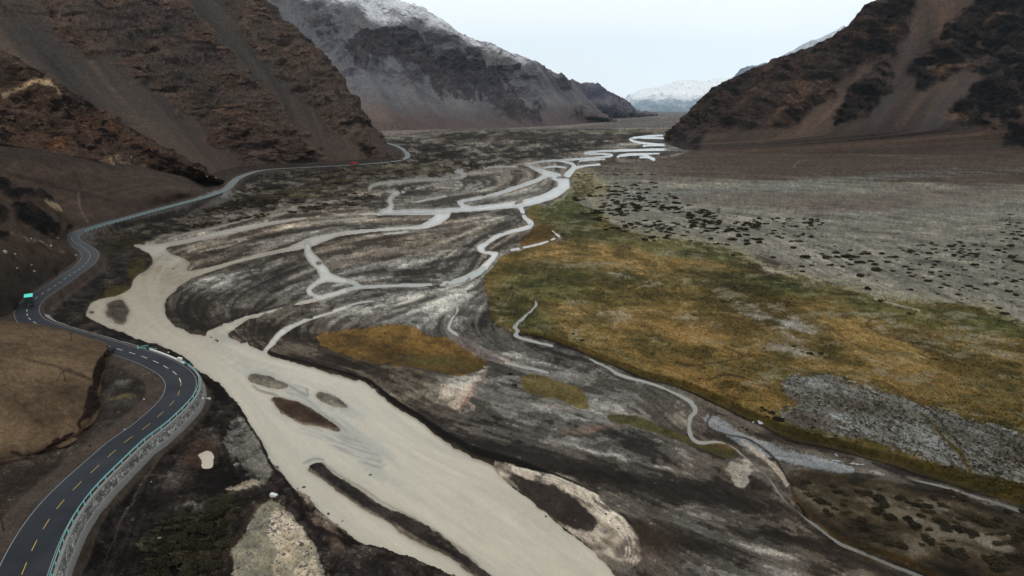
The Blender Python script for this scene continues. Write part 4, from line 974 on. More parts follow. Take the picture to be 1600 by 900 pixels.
def disp_H(rock, X, Y, Z, U, L):
    return fbm3(X / 3.2, Y / 3.2, Z / 3.2, 5, 153) * .22 - rock * .5 - .8 * sstep(3.0, 0, L) + rock * ridged3(X / 3, Y / 3, Z / 2, 3, 154) * .8
H_rows = [
 [('g',186,541,4.4),('g',176,552,4.4),('g',166,575,4.4),('g',160,606,4.4),('g',152,645,4.4),('g',128,686,4.4),('g',66,716,4.4),('g',-20,734,4.4),('g',-200,800,4.4),('g',-420,880,4.4)],
 [('g',168,549,7.2),('g',158,558,7.8),('g',150,580,8.2),('g',146,604,8.4),('g',138,634,8),('g',104,668,7.6),('g',50,692,7.2),('g',-16,712,7.2),('g',-180,760,8),('g',-400,800,9)],
 [('g',170,538,6.6),('g',155,541,8),('g',132,548,9.4),('g',108,562,10.5),('g',88,578,11.4),('g',64,600,12),('g',20,614,13),('g',-30,622,14),('g',-180,640,17),('g',-400,660,20)],
 [('g',168,536,6),('g',152,533,7),('g',120,522,9.2),('g',84,514,11.2),('g',40,508,13),('g',0,506,15),('g',-50,506,17),('g',-110,508,20),('g',-240,512,26),('g',-420,520,34)],
 [('g',166,534,3),('g',150,529,3),('g',112,520,3),('g',70,514,3),('g',30,510,3),('g',0,508,3),('g',-50,506,3),('g',-110,506,3),('g',-240,510,3),('g',-420,520,3)]]
hill_fine = terrain_mat('hillock_soil', s1=.8, s2=3.5, amp=.6, bump=.6, bscale=1.3, bdist=.35)
loft('hillock', H_rows, 420, 320, paint_H, disp_H, hill_fine)

# --- right mountain
ER_tan = np.clip(sum(np.exp(-((((M.PX - a) * math.cos(r) + (M.PY - b) * math.sin(r)) / c) ** 2 + ((-(M.PX - a) * math.sin(r) + (M.PY - b) * math.cos(r)) / d) ** 2)) for a, b, c, d, r in [(1245,146,30,13,-.4),(1290,142,16,5,0),(1492,192,24,7,0),(1585,199,14,6,0),(1490,106,26,4,0),(1556,25,22,5,-.5),(1215,180,50,5,-1.0),(1180,130,40,5,-.9),(1470,115,10,9,0),(1392,48,14,10,0)]), 0, 1).astype(np.float32)
E_up = mfill([(1036,216),(1060,190),(1100,148),(1200,96),(1290,62),(1380,-5),(1440,-60),(1700,-260),(1500,-100),(1425,0),(1414,40),(1404,90),(1360,100),(1320,120),(1300,150),(1270,165),(1240,190),(1200,200),(1150,205),(1110,212),(1085,232),(1060,236),(1040,226)], 1.2, 1.0)
E_b0 = mfill([(1380,-60),(1425,-10),(1412,40),(1404,86),(1370,96),(1330,112),(1300,120),(1330,70),(1370,20)], 2, 1.4)
E_b1 = mfill([(1297,192),(1306,168),(1328,144),(1350,118),(1380,96),(1394,110),(1390,136),(1380,162),(1350,182),(1322,190),(1304,199)], .8, .9)
E_b2 = mfill([(1420,108),(1440,84),(1480,40),(1520,0),(1600,-90),(1800,-260),(1960,-260),(1960,240),(1600,236),(1560,215),(1520,200),(1484,200),(1478,182),(1510,150),(1540,120),(1500,110),(1460,128),(1440,146),(1428,130)], 1.0, 1.1)
E_b3 = mfill([(1478,236),(1490,215),(1515,205),(1535,215),(1530,228)], 1, .8) * .0
E_scr = np.clip(mline([(1408,10,3),(1420,50,4),(1414,90,5),(1400,130,8),(1388,160,12),(1370,195,22)], 2, 1.2) + .8 * mline([(1560,80,4),(1520,125,8),(1480,160,12),(1450,200,24)], 2, .9), 0, 1)
def paint_E(px, py, X, Y, Z, U, L):
    up = M.sample(E_up, px, py); b = np.clip(.75 * M.sample(E_b0, px, py) + M.sample(E_b1, px, py) + M.sample(E_b2, px, py) + M.sample(E_b3, px, py), 0, 1)
    sm = M.sample(E_scr, px, py)
    n = fbm3(X / 20 - Z / 26, Y / 20, Z / 9, 5, 161, .6)
    st = fbm3((X - Z * .9) / 60, Y / 50, (Z + X * .35) / 7, 4, 162, .55)
    g = fbm(U / 12, L / 140, 4, 163); g2 = fbm(U / 60, L / 400, 2, 164)
    sc = ramp(.5 + .17 * g + .22 * g2, [(0, (52,49,49)), (.5, (76,66,60)), (1, (104,86,75))])
    sc = lerp(sc, (66,66,69), sm * .7)
    sc = lerp(sc, (76,66,60), sstep(30, 0, Z) * .4)
    brown = ramp(.5 + .18 * n + .18 * fbm3(X / 6, Y / 6, Z / 3, 3, 1611, .7), [(0, (28,24,23)), (.5, (58,48,44)), (1, (94,78,69))])
    brown = lerp(brown, (22,19,19), sstep(-.1, .45, st + .3 * n) * .8)
    blk = ramp(.36 + .2 * n + .14 * st, [(0, (8,8,8)), (.5, (20,18,17)), (.8, (58,50,46)), (1.1, (96,84,76))])
    upm = up * (.3 + .7 * sstep(-1.0, .4, fbm3(X / 40, Y / 40, Z / 24, 3, 165) + .2))
    bm = b * (.45 + .55 * sstep(-.5, .2, st + .5 * n)) * (.15 + .85 * sstep(-.9, -.3, fbm3(X / 30, Y / 30, Z / 16, 4, 166)))
    c = lerp(sc, brown, upm); c = lerp(c, blk, bm * (1 - .75 * sm * sstep(1460, 1440, px)))
    tn = M.sample(ER_tan, px, py)
    c = lerp(c, np.array([112,90,72]) + 18 * n[..., None], tn * .7 * sstep(-.9, .5, n))
    rock = np.clip(up * .8 + b + tn * .5, 0, 1) * (1 - .8 * sm)
    return c * .93, rock
def disp_E(rock, X, Y, Z, U, L):
    k = sstep(15, 110, L)
    return k * (rock * (ridged3(X / 46, Y / 46, Z / 26, 5, 167) * 15 + fbm3(X / 13, Y / 13, Z / 6, 4, 168, .55) * 3.0 - 4) + (1 - rock) * fbm(U / 26, L / 220, 3, 169) * 1.5 + fbm(U / 130, L / 420, 3, 170) * 11)
E_rows = [
 [('w',400,1900,-2),('g',1046,210,-1),('g',1038,221,-1),('g',1056,231,-1),('g',1084,237,-1),('g',1150,240,-1),('g',1260,241,-1),('g',1420,242,-1),('g',1600,243,-1),('g',1850,246,-1),('g',2200,250,-1)],
 [('w',450,1900,0),(1049,207,1640),(1049,210,1530),(1078,204,1400),(1120,196,1290),(1200,190,1240),(1320,180,1230),(1490,172,1230),(1680,168,1230),(1950,150,1230),(2300,140,1230)],
 [('w',520,1950,40),(1062,192,1720),(1076,177,1600),(1106,160,1500),(1150,140,1420),(1230,125,1380),(1350,104,1370),(1520,90,1370),(1720,80,1370),(2000,60,1370),(2350,40,1370)],
 [('w',620,2000,90),(1085,170,1800),(1100,150,1700),(1150,123,1620),(1215,94,1560),(1296,62,1530),(1390,-10,1560),(1560,-70,1600),(1780,-130,1640),(2060,-180,1680),(2400,-220,1700)],
 [('w',700,2300,20),(1090,178,2000),(1110,160,1950),(1160,135,1900),(1230,110,1860),(1320,70,1850),(1430,10,1880),(1600,-30,1900),(1800,-60,1950),(2100,-60,2000),(2400,-60,2000)]]
loft('right_mountain', E_rows, 1000, 560, paint_E, disp_E, terrain_mat('right_rock', s1=.08, s2=.4, amp=.55, bump=.8, bscale=.2, bdist=2.2))

# --- middle mountain with snow
B_rk = np.clip(mfill([(534,80),(545,62),(575,45),(610,32),(640,40),(680,60),(715,95),(740,120),(775,140),(800,160),(835,178),(862,192),(850,196),(815,184),(780,178),(760,162),(730,150),(700,142),(680,125),(650,108),(640,96),(600,92),(590,110),(560,104),(540,100)], 1.0, 1.2)
 + .8 * mfill([(700,72),(740,84),(790,115),(830,150),(835,158),(800,148),(760,130),(720,110),(690,92)], 1, 1.2) + mfill([(884,186),(892,172),(904,166),(914,176),(930,182),(935,190),(915,190),(905,180)], .6, .6) + .8 * mfill([(835,158),(848,157),(858,166),(845,168)], .6, .5)
 + .5 * mfill([(480,20),(520,25),(540,50),(510,60),(470,50)], 2, 1.6) + mfill([(856,200),(868,196),(880,201),(868,203)], .4, .3) * .8, 0, 1)
B_rks = M.blur(B_rk, 4.0)
B_sn = np.clip(mfill([(300,-200),(440,-60),(470,-8),(540,8),(600,26),(640,38),(625,20),(660,26),(700,48),(740,66),(790,86),(830,108),(860,118),(800,60),(700,-40),(600,-200)], 2.5, 1.5), 0, 1)
B_fan = mfill([(480,90),(520,120),(560,150),(600,172),(680,186),(760,194),(700,206),(560,216),(480,214),(420,160)], 5, 1.0)
def paint_B(px, py, X, Y, Z, U, L):
    rk = M.sample(B_rk, px, py); rk2 = M.sample(B_rks, px, py); sn = M.sample(B_sn, px, py); fn = M.sample(B_fan, px, py)
    n = fbm3(X / 60, Y / 70, Z / 32, 5, 181, .6)
    g = fbm(U / 30, L / 260, 4, 182); g2 = fbm(U / 140, L / 700, 3, 183)
    c = ramp(.5 + .16 * g + .2 * g2 + .05 * n, [(0, (82,85,93)), (.5, (103,105,111)), (1, (124,121,121))])  # bluish lift is distance haze painted into this and the rock ramp
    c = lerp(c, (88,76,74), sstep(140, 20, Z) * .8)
    c = lerp(c, ramp(.5 + .2 * g, [(0, (96,85,80)), (1, (132,116,106))]), fn * .75 * sstep(760, 560, px))
    mid = sstep(.2, .9, fbm3(X / 90, Y / 120, Z / 40, 4, 184)) * sstep(60, 240, Z)
    c = lerp(c, (60,56,62), mid * .7)
    b = ramp(.5 + .2 * n + .2 * fbm3(X / 18, Y / 20, Z / 8, 3, 1842, .7), [(0, (36,35,41)), (.5, (60,56,61)), (1, (90,83,84))])
    c = lerp(c, b, np.clip(sstep(.40, .66, rk2 * 1.0 + .20 * n + .26 * g + .16 * fbm3(X / 26 + Z / 30, Y / 30, Z / 11, 4, 1841, .7)), 0, 1) * .78)
    snow = np.clip(sn * sstep(-.75, .75, fbm3(X / 30 + Z / 50, Y / 50, Z / 14, 5, 185, .75) + .9 * sn - .75 + .6 * sstep(95, 0, py)), 0, 1) * .9
    c = lerp(c, (226,232,238), snow)
    return c * .93, np.clip(rk + .5 * mid, 0, 1)
def disp_B(rock, X, Y, Z, U, L):
    k = sstep(0, 150, L)
    return k * (ridged3(X / 260, Y / 300, Z / 300, 5, 186) * 45 * (.35 + .65 * rock) + rock * (fbm3(X / 40, Y / 46, Z / 20, 5, 187, .6) * 11 + 6) + fbm(U / 200, L / 900, 3, 188) * 22 + fbm(U / 40, L / 300, 3, 189) * 3 - 18)
B_rows = [
 [('g',250,214,-3),('g',420,212,-3),('g',520,209,-3),('g',600,206,-3),('g',700,203.5,-3),('g',800,201,-3),('g',880,197,-3),('g',930,192,-3),('g',955,188,-3),('w',900,6000,-4)],
 [(200,150,2300),(390,145,2400),(500,152,2500),(600,168,2560),(690,165,2800),(775,166,3100),(862,170,3500),(920,181,3950),(953,187,4500),('w',760,6100,20)],
 [(180,20,2600),(380,20,2800),(490,50,2900),(590,90,3000),(680,105,3200),(760,125,3450),(850,145,3800),(910,165,4200),(950,185,4700),('w',700,6200,60)],
 [(100,-200,3000),(330,-160,3100),(470,-90,3200),(600,-18,3300),(700,32,3500),(780,74,3700),(842,100,3950),(898,138,4400),(946,181,5000),('w',640,6500,120)],
 [(100,-160,3600),(300,-120,3700),(440,-50,3800),(580,10,3900),(680,60,4100),(760,95,4400),(830,120,4600),(890,150,5000),(940,184,5400),('w',600,6800,60)]]
far_mat = terrain_mat('far_rock', s1=.02, s2=.1, amp=.45, bump=.8, bscale=.06, bdist=8)
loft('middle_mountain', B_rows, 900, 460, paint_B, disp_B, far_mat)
# --- the ridge beyond it
def paint_B2(px, py, X, Y, Z, U, L):
    n = fbm3(X / 130, Y / 150, Z / 60, 5, 191, .6); g = fbm(U / 50, L / 300, 3, 192)
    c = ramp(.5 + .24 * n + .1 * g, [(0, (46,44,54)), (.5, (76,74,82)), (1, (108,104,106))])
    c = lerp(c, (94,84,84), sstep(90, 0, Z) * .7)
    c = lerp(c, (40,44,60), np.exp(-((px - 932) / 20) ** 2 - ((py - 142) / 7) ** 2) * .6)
    return c * 1.1, np.clip(.5 + .5 * n, 0, 1)
def disp_B2(rock, X, Y, Z, U, L):
    return sstep(0, 200, L) * (ridged3(X / 330, Y / 380, Z / 300, 5, 193) * 60 + fbm3(X / 70, Y / 80, Z / 40, 4, 194) * 12 - 30)
B2_rows = [
 [('g',800,186,-4),('g',870,186,-4),('g',920,186,-4),('g',960,185,-4),('g',990,183.5,-4),('g',1012,181.4,-4),('g',1028,180,-4)],
 [(800,140,5200),(880,152,5500),(920,160,5700),(955,168,6000),(982,174,6700),(1008,177.5,7900),(1027,179.3,9200)],
 [(820,112,6000),(888,127,6100),(918,129,6300),(944,139,6500),(968,154,7000),(1000,174,8200),(1026,178.9,9500)],
 [(820,130,7000),(888,150,7100),(918,150,7300),(944,160,7500),(968,170,8000),(1000,179,9200),(1026,180,9900)]]
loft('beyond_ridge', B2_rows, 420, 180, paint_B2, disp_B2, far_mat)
# --- far hazy snow mountains
def snow_paint(y0, y1, amt):
    def f(px, py, X, Y, Z, U, L):
        n = fbm3(X / 1300, Y / 1500, Z / 500, 6, 201, .62)
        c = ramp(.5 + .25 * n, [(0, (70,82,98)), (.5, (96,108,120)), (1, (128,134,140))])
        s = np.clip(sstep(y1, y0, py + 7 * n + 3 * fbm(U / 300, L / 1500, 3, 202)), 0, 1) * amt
        return lerp(c, (252,252,253), s), np.clip(.5 + .5 * n, 0, 1)
    return f
def disp_C(rock, X, Y, Z, U, L):
    return sstep(0, 300, L) * (ridged3(X / 3600, Y / 4600, Z / 2600, 6, 203) * 600 + fbm3(X / 800, Y / 900, Z / 500, 4, 204) * 70 - 350)
C_rows = [
 [(930,174.0,40000),(970,174.0,40000),(1010,174.0,40000),(1060,174.0,40000),(1110,174.0,40000),(1160,174.0,40000),(1230,174.0,40000),(1300,174.0,40000)],
 [(950,169,48000),(978,165,49000),(1010,160,50000),(1055,153,50000),(1105,150,50000),(1155,145,50000),(1225,140,50000),(1300,138,50000)],
 [(960,163,57000),(976,153,58000),(1000,141,60000),(1048,130,60000),(1100,124,60000),(1150,114,60000),(1220,100,60000),(1300,90,60000)],
 [(960,171,70000),(976,167,70000),(1000,162,70000),(1048,156,70000),(1100,150,70000),(1150,140,70000),(1220,130,70000),(1300,120,70000)]]
xfar = terrain_mat('snowy_rock', s1=.004, s2=.02, amp=.35, bump=.6, bscale=.01, bdist=40)
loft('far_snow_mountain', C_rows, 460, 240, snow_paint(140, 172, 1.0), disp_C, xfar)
D_rows = [
 [('g',1060,177.8,-5),('g',1085,177.8,-5),('g',1110,177.8,-5),('g',1150,177.8,-5),('g',1200,177.8,-5),('g',1300,177.8,-5)],
 [(1078,175,14000),(1097,165,14500),(1123,150,15000),(1165,140,15000),(1215,130,15000),(1310,120,15000)],
 [(1085,176,15500),(1104,153,16300),(1134,127,16800),(1170,104,17200),(1222,86,17500),(1320,40,17500)],
 [(1085,178,19500),(1104,165,19500),(1134,150,19500),(1170,130,19500),(1222,120,19500),(1320,80,19500)]]
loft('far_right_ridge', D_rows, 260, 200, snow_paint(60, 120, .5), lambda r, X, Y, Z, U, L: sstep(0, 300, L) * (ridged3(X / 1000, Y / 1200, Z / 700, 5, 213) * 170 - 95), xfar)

# ------------------------------------------------------------------ survey of positions on the finished terrain
bpy.context.view_layer.update()
DG = bpy.context.evaluated_depsgraph_get()
def hit(px, py):
    dx, dy, dz = ray(px, py)
    ok, loc, nrm, idx, ob, mt_ = scene.ray_cast(DG, Vector((0, 0, CAMZ)), Vector((float(dx), float(dy), float(dz))).normalized(), distance=1e5)
    return Vector(loc) if ok else None

# shrub positions --------------------------------------------------
SH = []     # px, py, width in px, kind
for a in [(1185,375,13),(1258,403,17),(1292,404,13),(1322,402,16),(1252,417,11),(1269,415,9),(1297,415,10),(1254,425,8),(1368,423,16),(1343,432,14),(1356,452,13),(1377,471,11),(1395,424,9),
          (1425,432,9),(1423,453,10),(1498,461,10),(1420,490,7),(1570,491,14),(1560,482,9),(1588,462,11),(1592,410,16),(1580,403,14),(1208,403,8),(1240,388,10),(1167,377,12),(1166,368,11),(1119,382,10),(1144,375,14),
          (1135,383,9),(1145,399,10),(1154,425,0),(1316,417,9),(1329,414,9),(1361,409,10),(1386,410,9),(1367,414,11),(1345,409,8),(1335,401,8),(1452,440,8),(1514,448,10),(1525,452,9),(1556,445,9),(1540,445,9),(1449,440,9),
          (1470,450,8),(1465,460,7),(1487,386,12),(1503,402,9),(1520,415,8),(1482,447,8),(1538,470,6),(1000,351,9),(1010,345,8),(1420,427,7),(1455,426,8),(1482,431,8)]:
    if a[2]: SH.append((*a, 'plain'))
def scatter(n, pts, wmin, wmax, seed):
    g = np.random.default_rng(seed); P = smooth_closed(pts); out = []
    x0, y0 = P.min(0); x1, y1 = P.max(0)
    a, b = P, np.roll(P, -1, 0)
    while len(out) < n:
        x, y = g.uniform(x0, x1), g.uniform(y0, y1)
        k = ((a[:, 1] <= y) & (b[:, 1] > y)) | ((b[:, 1] <= y) & (a[:, 1] > y))
        xc = a[k, 0] + (y - a[k, 1]) / (b[k, 1] - a[k, 1]) * (b[k, 0] - a[k, 0])
        if (xc > x).sum() % 2: out.append((x, y, g.uniform(wmin, wmax) * 1.12 * (y - 172) / 180))
    return out
dense = [([(935,292),(990,284),(1030,288),(1010,300),(940,304)], 34, 7, 12), ([(900,308),(960,302),(1040,303),(1060,312),(1010,316),(950,314),(900,314)], 60, 6, 12), ([(936,318),(990,314),(1060,318),(1080,324),(1040,330),(980,330),(940,326)], 60, 6, 12),
         ([(910,330),(960,328),(1000,325),(960,342),(920,344)], 30, 6, 10), ([(1075,334),(1110,330),(1130,345),(1180,348),(1190,356),(1160,364),(1120,362),(1080,352)], 80, 6, 11), ([(950,350),(1010,344),(1060,350),(1050,362),(990,364),(940,360)], 50, 5, 9),
         ([(1000,376),(1080,350),(1150,362),(1190,372),(1180,382),(1120,385),(1060,380)], 34, 5, 9), ([(1040,324),(1090,328),(1130,326),(1120,334),(1060,336)], 26, 5, 9), ([(1180,342),(1230,340),(1290,342),(1280,352),(1220,356),(1190,354)], 40, 4, 9),
         ([(1190,358),(1250,352),(1290,362),(1260,380),(1210,374)], 24, 4, 8), ([(1290,392),(1370,395),(1390,408),(1330,412),(1290,405)], 20, 4, 8), ([(1400,390),(1450,380),(1540,378),(1530,400),(1470,400),(1420,400)], 44, 3, 7),
         ([(1380,402),(1500,405),(1600,420),(1600,460),(1520,440),(1440,430)], 36, 3, 7), ([(1540,350),(1600,335),(1600,400),(1560,395)], 26, 4, 8), ([(900,272),(1020,272),(1020,274),(905,274.5)], 26, 6, 10), ([(930,262),(985,264),(985,265),(930,264)], 8, 5, 8)]
PLN = []
for i, (p, n, a, b) in enumerate(dense): PLN += scatter(n, p, a, b, 300 + i)
for a, b, c in scatter(330, [(900,290),(1100,290),(1300,320),(1500,330),(1700,320),(1700,500),(1560,480),(1400,450),(1300,430),(1180,395),(1050,372),(930,350)], 1.5, 4, 400): PLN.append((a, b, c))
PLN.sort(key=lambda s_: -s_[2])
near_sh = []
for a in [(1205,645,16),(1212,655,20),(1222,657,14),(1196,641,9),(1190,637,8),(1199,652,8),(1168,672,8),(1160,668,6),(1131,607,0),(909,532,11),(896,522,7),(1094,592,7),(890,521,4),(1253,550,6),(1240,541,9),(1265,553,12),(1282,553,10),(1218,502,5),(1195,545,5),(1166,607,7),(798,585,9),(804,602,10),
          (1370,780,26),(1380,790,22),(1355,772,20),(1282,784,20),(1290,798,14),(1405,778,18),(1420,786,14),(1432,790,18),(1450,792,18),(1482,770,20),(1500,778,22),(1372,800,24),(1390,808,24),(1420,812,20),(1440,806,18),(1434,824,26),(1470,818,26),
          (1480,826,22),(1500,828,24),(1520,835,26),(1530,812,30),(1545,820,28),(1560,812,18),(1590,840,30),(1605,835,26),(1545,876,34),(1560,886,34),(1500,868,26),(1480,862,24),(1410,855,22),(1390,848,20),(1365,842,20),(1585,778,0),(1590,876,28),(1450,846,24),(1345,812,18),(1320,790,14),(1310,770,16),(1260,754,14),(1300,760,14),(1340,768,14),(1455,778,16),(1350,828,16),(1600,800,18),(1575,800,16)]:
    if a[2]: near_sh.append(a)
left_sh = [(326,812,30),(345,806,28),(318,828,36),(340,832,30),(298,828,26),(280,842,34),(300,850,36),(262,862,36),(284,874,38),(246,884,36),(312,878,34),(336,866,22),(318,856,26),(330,884,30),(358,792,20),(370,800,18),(362,782,16),(376,788,16),(350,816,18),(300,808,16),(282,824,20),(352,770,12),(368,774,10),(255,905,36),(290,905,36),(320,905,30),(232,900,24),(362,815,14)]
SHR = []
for x, y, w in near_sh: SHR.append((x, y, w, 'near'))
for x, y, w in left_sh: SHR.append((x, y, w, 'left'))
for x, y, w, k in SH: SHR.append((x, y, w, k))
nind = 290 - len(SHR)
for a in PLN[:nind]: SHR.append((*a, 'plain'))
STF = PLN[nind:]
shr = [(hit(x, y), w, k, x, y) for x, y, w, k in SHR]
far_st = scatter(2600, [(560,240),(640,222),(760,214),(900,212),(1000,214),(960,222),(880,238),(800,250),(740,268),(640,275),(560,292),(480,308),(400,325),(330,340),(300,335),(400,290),(450,276),(540,265),(620,258)], 3.5, 8, 410)
far_st += scatter(260, [(230,372),(330,345),(420,322),(500,305),(600,300),(560,320),(440,335),(330,352),(250,372)], 4, 8, 411)
far_st += scatter(500, [(640,240),(760,222),(900,216),(960,217),(880,236),(760,252)], 3.5, 7, 412)
_q = np.array([(x, y) for x, y, w in far_st]); _m = G.sample((S2 + .7 * SG).astype(np.float32), _q[:, 0], _q[:, 1]); far_st = [f_ for f_, m_ in zip(far_st, _m) if m_ < -.55]
far_st += scatter(90, [(1250,750),(1400,762),(1560,805),(1640,850),(1640,930),(1500,915),(1400,880),(1300,830)], 1.2, 3.2, 431)
far_st += scatter(60, [(260,800),(330,780),(380,790),(350,860),(330,900),(230,900)], 2.5, 5, 432)
stf = [(hit(x, y), w) for x, y, w in STF + far_st]

BO = [ # px, py, width px, lum, label, category, parent surface words
 (7,394,10,.28,'large flat pale boulder on the brown slope at the left edge','boulder'),(118,399,4.5,.3,'white boulder on the inside of the upper road bend','boulder'),(90,372.5,5,.3,'pale boulder at the tip of the sharp upper bend','boulder'),
 (49,414,4,.3,'small grey boulder on the slope above the truck','boulder'),(53,424,5,.28,'brownish boulder on the slope just above the road','boulder'),(26,419,4,.3,'grey boulder lowest on the slope left of the truck','boulder'),(23,397,5,.3,'pale double boulder beside the large flat boulder','boulder'),
 (79,384,6,.3,'white boulder at the lower end of the talus line','boulder'),(48,373,4,.3,'pale boulder high in the talus line','boulder'),
 (225,624,4,.3,'small white stone on the verge inside the big bend','stone'),(195,671.5,4,.3,'white stone standing on the verge left of the road','stone'),
 (214,737,4,.3,'small white stone on the dark slope below the wall','stone'),(236,753,3,.3,'pale orange stone on dark rubble below the wall','stone'),
 (475,761.5,6,.05,'dark rock in the shallow water left of the long bar','rock'),(465,763.5,4,.05,'smaller dark rock near the left shore','rock'),(513,803,6,.06,'dark rock in the narrow left channel','rock'),(503,810,5,.05,'squat dark rock beside the left shore','rock'),
 (535,814,4,.06,'dark rock in the middle of the narrow channel','rock'),(541,831,4,.06,'dark rock at the edge of the cream mud','rock'),(579,742,7,.1,'round dark rock alone in the main river','rock'),(433,731,8,.09,'dark rock at the pointed tip of the left bank','rock'),
 (853,807,5,.05,'dark rock at the right edge of the main river','rock'),(930,784,5,.05,'dark stone on the upper cream mud curl','stone'),(947,803,5,.05,'dark stone on the middle of the cream mud curl','stone'),(270,420,5,.12,'grey rock in the river below the confluence','rock'),
 (340,534,4,.06,'dark rock at the river mouth of the middle arm','rock'),(471,851,9,.06,'dark rock on the pale sand bank','rock'),(477,885,6,.05,'dark rock low on the pale sand bank','rock'),(487,857,5,.04,'small dark rock on the right rim of the pale sand bank','rock'),
 (448,842,4,.06,'small dark stone on the upper pale sand bank','stone'),(263,551,5,.4,'grey boulder on the river bank above the kerb','boulder'),(280,561,6,.3,'pale boulder on the river bank outside the bend','boulder'),(238,547,4,.35,'grey boulder between road and river','boulder'),
 (205,232+14,3,.4,'pale boulder at the foot of the spur','boulder'),(324,276,4,.3,'white boulder on the fan below the spur','boulder'),(337,277.5,3,.3,'second white boulder on the fan right of the first','boulder'),
 (1072,746,7,.05,'reddish dark clod on the black mud flat','rock'),(1050,751,6,.05,'dark clod in the centre of the black mud flat','rock'),(880,696,5,.05,'dark clod on the black silt above the river','rock'),(1024,755,5,.05,'leftmost dark clod of the black mud row','rock'),(1012,813,6,.06,'dark clod right of the cream mud curl','rock')]
bol = [(hit(b_[0], b_[1]), *b_) for b_ in BO]
PO = [(101.5,481,45,0,'tall leaning utility pole beside the truck bend','single'),(89.5,431,30,0,'utility pole on the slope behind the tall one','single'),(112.5,533,16,0,'short utility pole on the crest of the brown hillock','single'),(102,597,21,1,'braced utility pole in the middle of the brown hillock','single'),
 (6,829,34,0,'utility pole at the left picture edge near the road','single'),(89,397,9,0,'short dark pole above the double boulder slope','single'),(92,380,9,0,'dark pole beside the sharp upper bend','single'),(150,341,7.5,0,'utility pole nearest the track on the fan','far'),(204,329,8,1,'braced utility pole on the brown fan','far'),
 (239.5,319,8.5,0,'utility pole on the brown fan right of the braced one','far'),(270,309,8.5,0,'utility pole left of the dark ditch','far'),(299.5,299,8,0,'utility pole above the dark ditch on the fan','far'),(321.6,292,7.5,0,'utility pole second left of the roadside bend','far'),(344.7,293.5,11.5,0,'utility pole standing just inside the s-bend','far'),
 (374.5,286,7,0,'utility pole on the river side of the s-bend','far'),(411,286,8,0,'utility pole on the grass below the far road','far'),(442,283,6.5,0,'farthest utility pole, on the grass below the far road','far')]
pol = [(hit(p[0], p[1]), *p) for p in PO]
for k, v in enumerate([b_[0] for b_ in bol] + [p[0] for p in pol]):
    if v is None: print('MISSED', k)

# ------------------------------------------------------------------ the road
asph, nt, b = new_mat('asphalt')
geo = nt.nodes.new('ShaderNodeNewGeometry')
n1 = noise_node(nt, geo.outputs['Position'], .12, 5, .6); n2 = noise_node(nt, geo.outputs['Position'], 6, 4, .7)
cr = nt.nodes.new('ShaderNodeValToRGB'); cr.color_ramp.elements[0].position = .3; cr.color_ramp.elements[1].position = .75
cr.color_ramp.elements[0].color = (.008, .010, .014, 1); cr.color_ramp.elements[1].color = (.026, .029, .035, 1)
nt.links.new(mathn(nt, 'ADD', mathn(nt, 'MULTIPLY', n1.outputs['Fac'], .75), mathn(nt, 'MULTIPLY', n2.outputs['Fac'], .25)), cr.inputs['Fac'])
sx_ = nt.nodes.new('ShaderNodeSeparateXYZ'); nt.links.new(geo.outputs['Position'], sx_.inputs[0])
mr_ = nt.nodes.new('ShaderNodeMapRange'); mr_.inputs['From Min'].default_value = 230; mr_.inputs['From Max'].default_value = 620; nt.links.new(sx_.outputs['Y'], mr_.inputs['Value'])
dm_ = nt.nodes.new('ShaderNodeMix'); dm_.data_type = 'RGBA'; dm_.inputs['B'].default_value = (.115, .125, .13, 1)      # paler up the valley: grazing sky sheen painted into the asphalt colour
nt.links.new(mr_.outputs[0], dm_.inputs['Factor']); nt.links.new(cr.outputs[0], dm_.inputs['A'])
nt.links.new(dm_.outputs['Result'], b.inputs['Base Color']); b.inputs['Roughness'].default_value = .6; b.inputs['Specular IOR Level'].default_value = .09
def ribbon(name, o1, o2, z, mat, i0=0, i1=None, step=1, parent=None, z2=None):
    a = road_line(o1)[i0:i1:step]; c = road_line(o2)[i0:i1:step]; k = len(a)
    co = np.empty((k, 2, 3)); co[:, 0, :2] = a; co[:, 1, :2] = c; co[:, 0, 2] = z; co[:, 1, 2] = z if z2 is None else z2
    q = grid_quads(k, 2)
    return mesh_np(name, co.reshape(-1, 3), q[:, ::-1], mat, smooth=False, parent=parent)
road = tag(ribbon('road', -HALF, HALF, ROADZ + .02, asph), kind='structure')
# road markings
white = simple_mat('worn_white_paint', (.17, .17, .165), .7, .2, .35, 1.0)
yellow = simple_mat('yellow_paint', (.42, .30, .05), .7, .2, .2, 1.0)
pale = simple_mat('pale_dash_paint', (.5, .5, .42), .7, .2, .2, 1.0)
tag(ribbon('edge_line', -HALF + .18, -HALF + .33, ROADZ + .026, white), kind='structure')
tag(ribbon('edge_line', HALF - .33, HALF - .18, ROADZ + .026, white), kind='structure')
def idx_near(px, py):
    x, y = at(px, py, ROADZ); return int(np.argmin((RC[:, 0] - x) ** 2 + (RC[:, 1] - y) ** 2))
iapex, iend = idx_near(283, 598), idx_near(112, 371)
def dashes(name, mat, i0, i1, w=.14, period=9, ln=3):
    vs, fs = [], []
    L_, R_ = road_line(-w / 2), road_line(w / 2)
    for i in range(i0, i1, period):
        j = min(i + ln, len(RC) - 1); n0 = len(vs)
        for k in range(i, j + 1): vs += [(*L_[k], ROADZ + .027), (*R_[k], ROADZ + .027)]
        fs += [(n0 + 2 * k, n0 + 2 * k + 1, n0 + 2 * k + 3, n0 + 2 * k + 2) for k in range(j - i)]
    return tag(mesh_np(name, np.array(vs), np.array(fs), mat, smooth=False), kind='structure')
d = [idx_near(*p) for p in [(36,893),(51,857),(70,822),(92,790.5),(118,761.5),(145.5,735.5),(197,689)]]
print('dash spacing', np.diff(d) * 1.5)
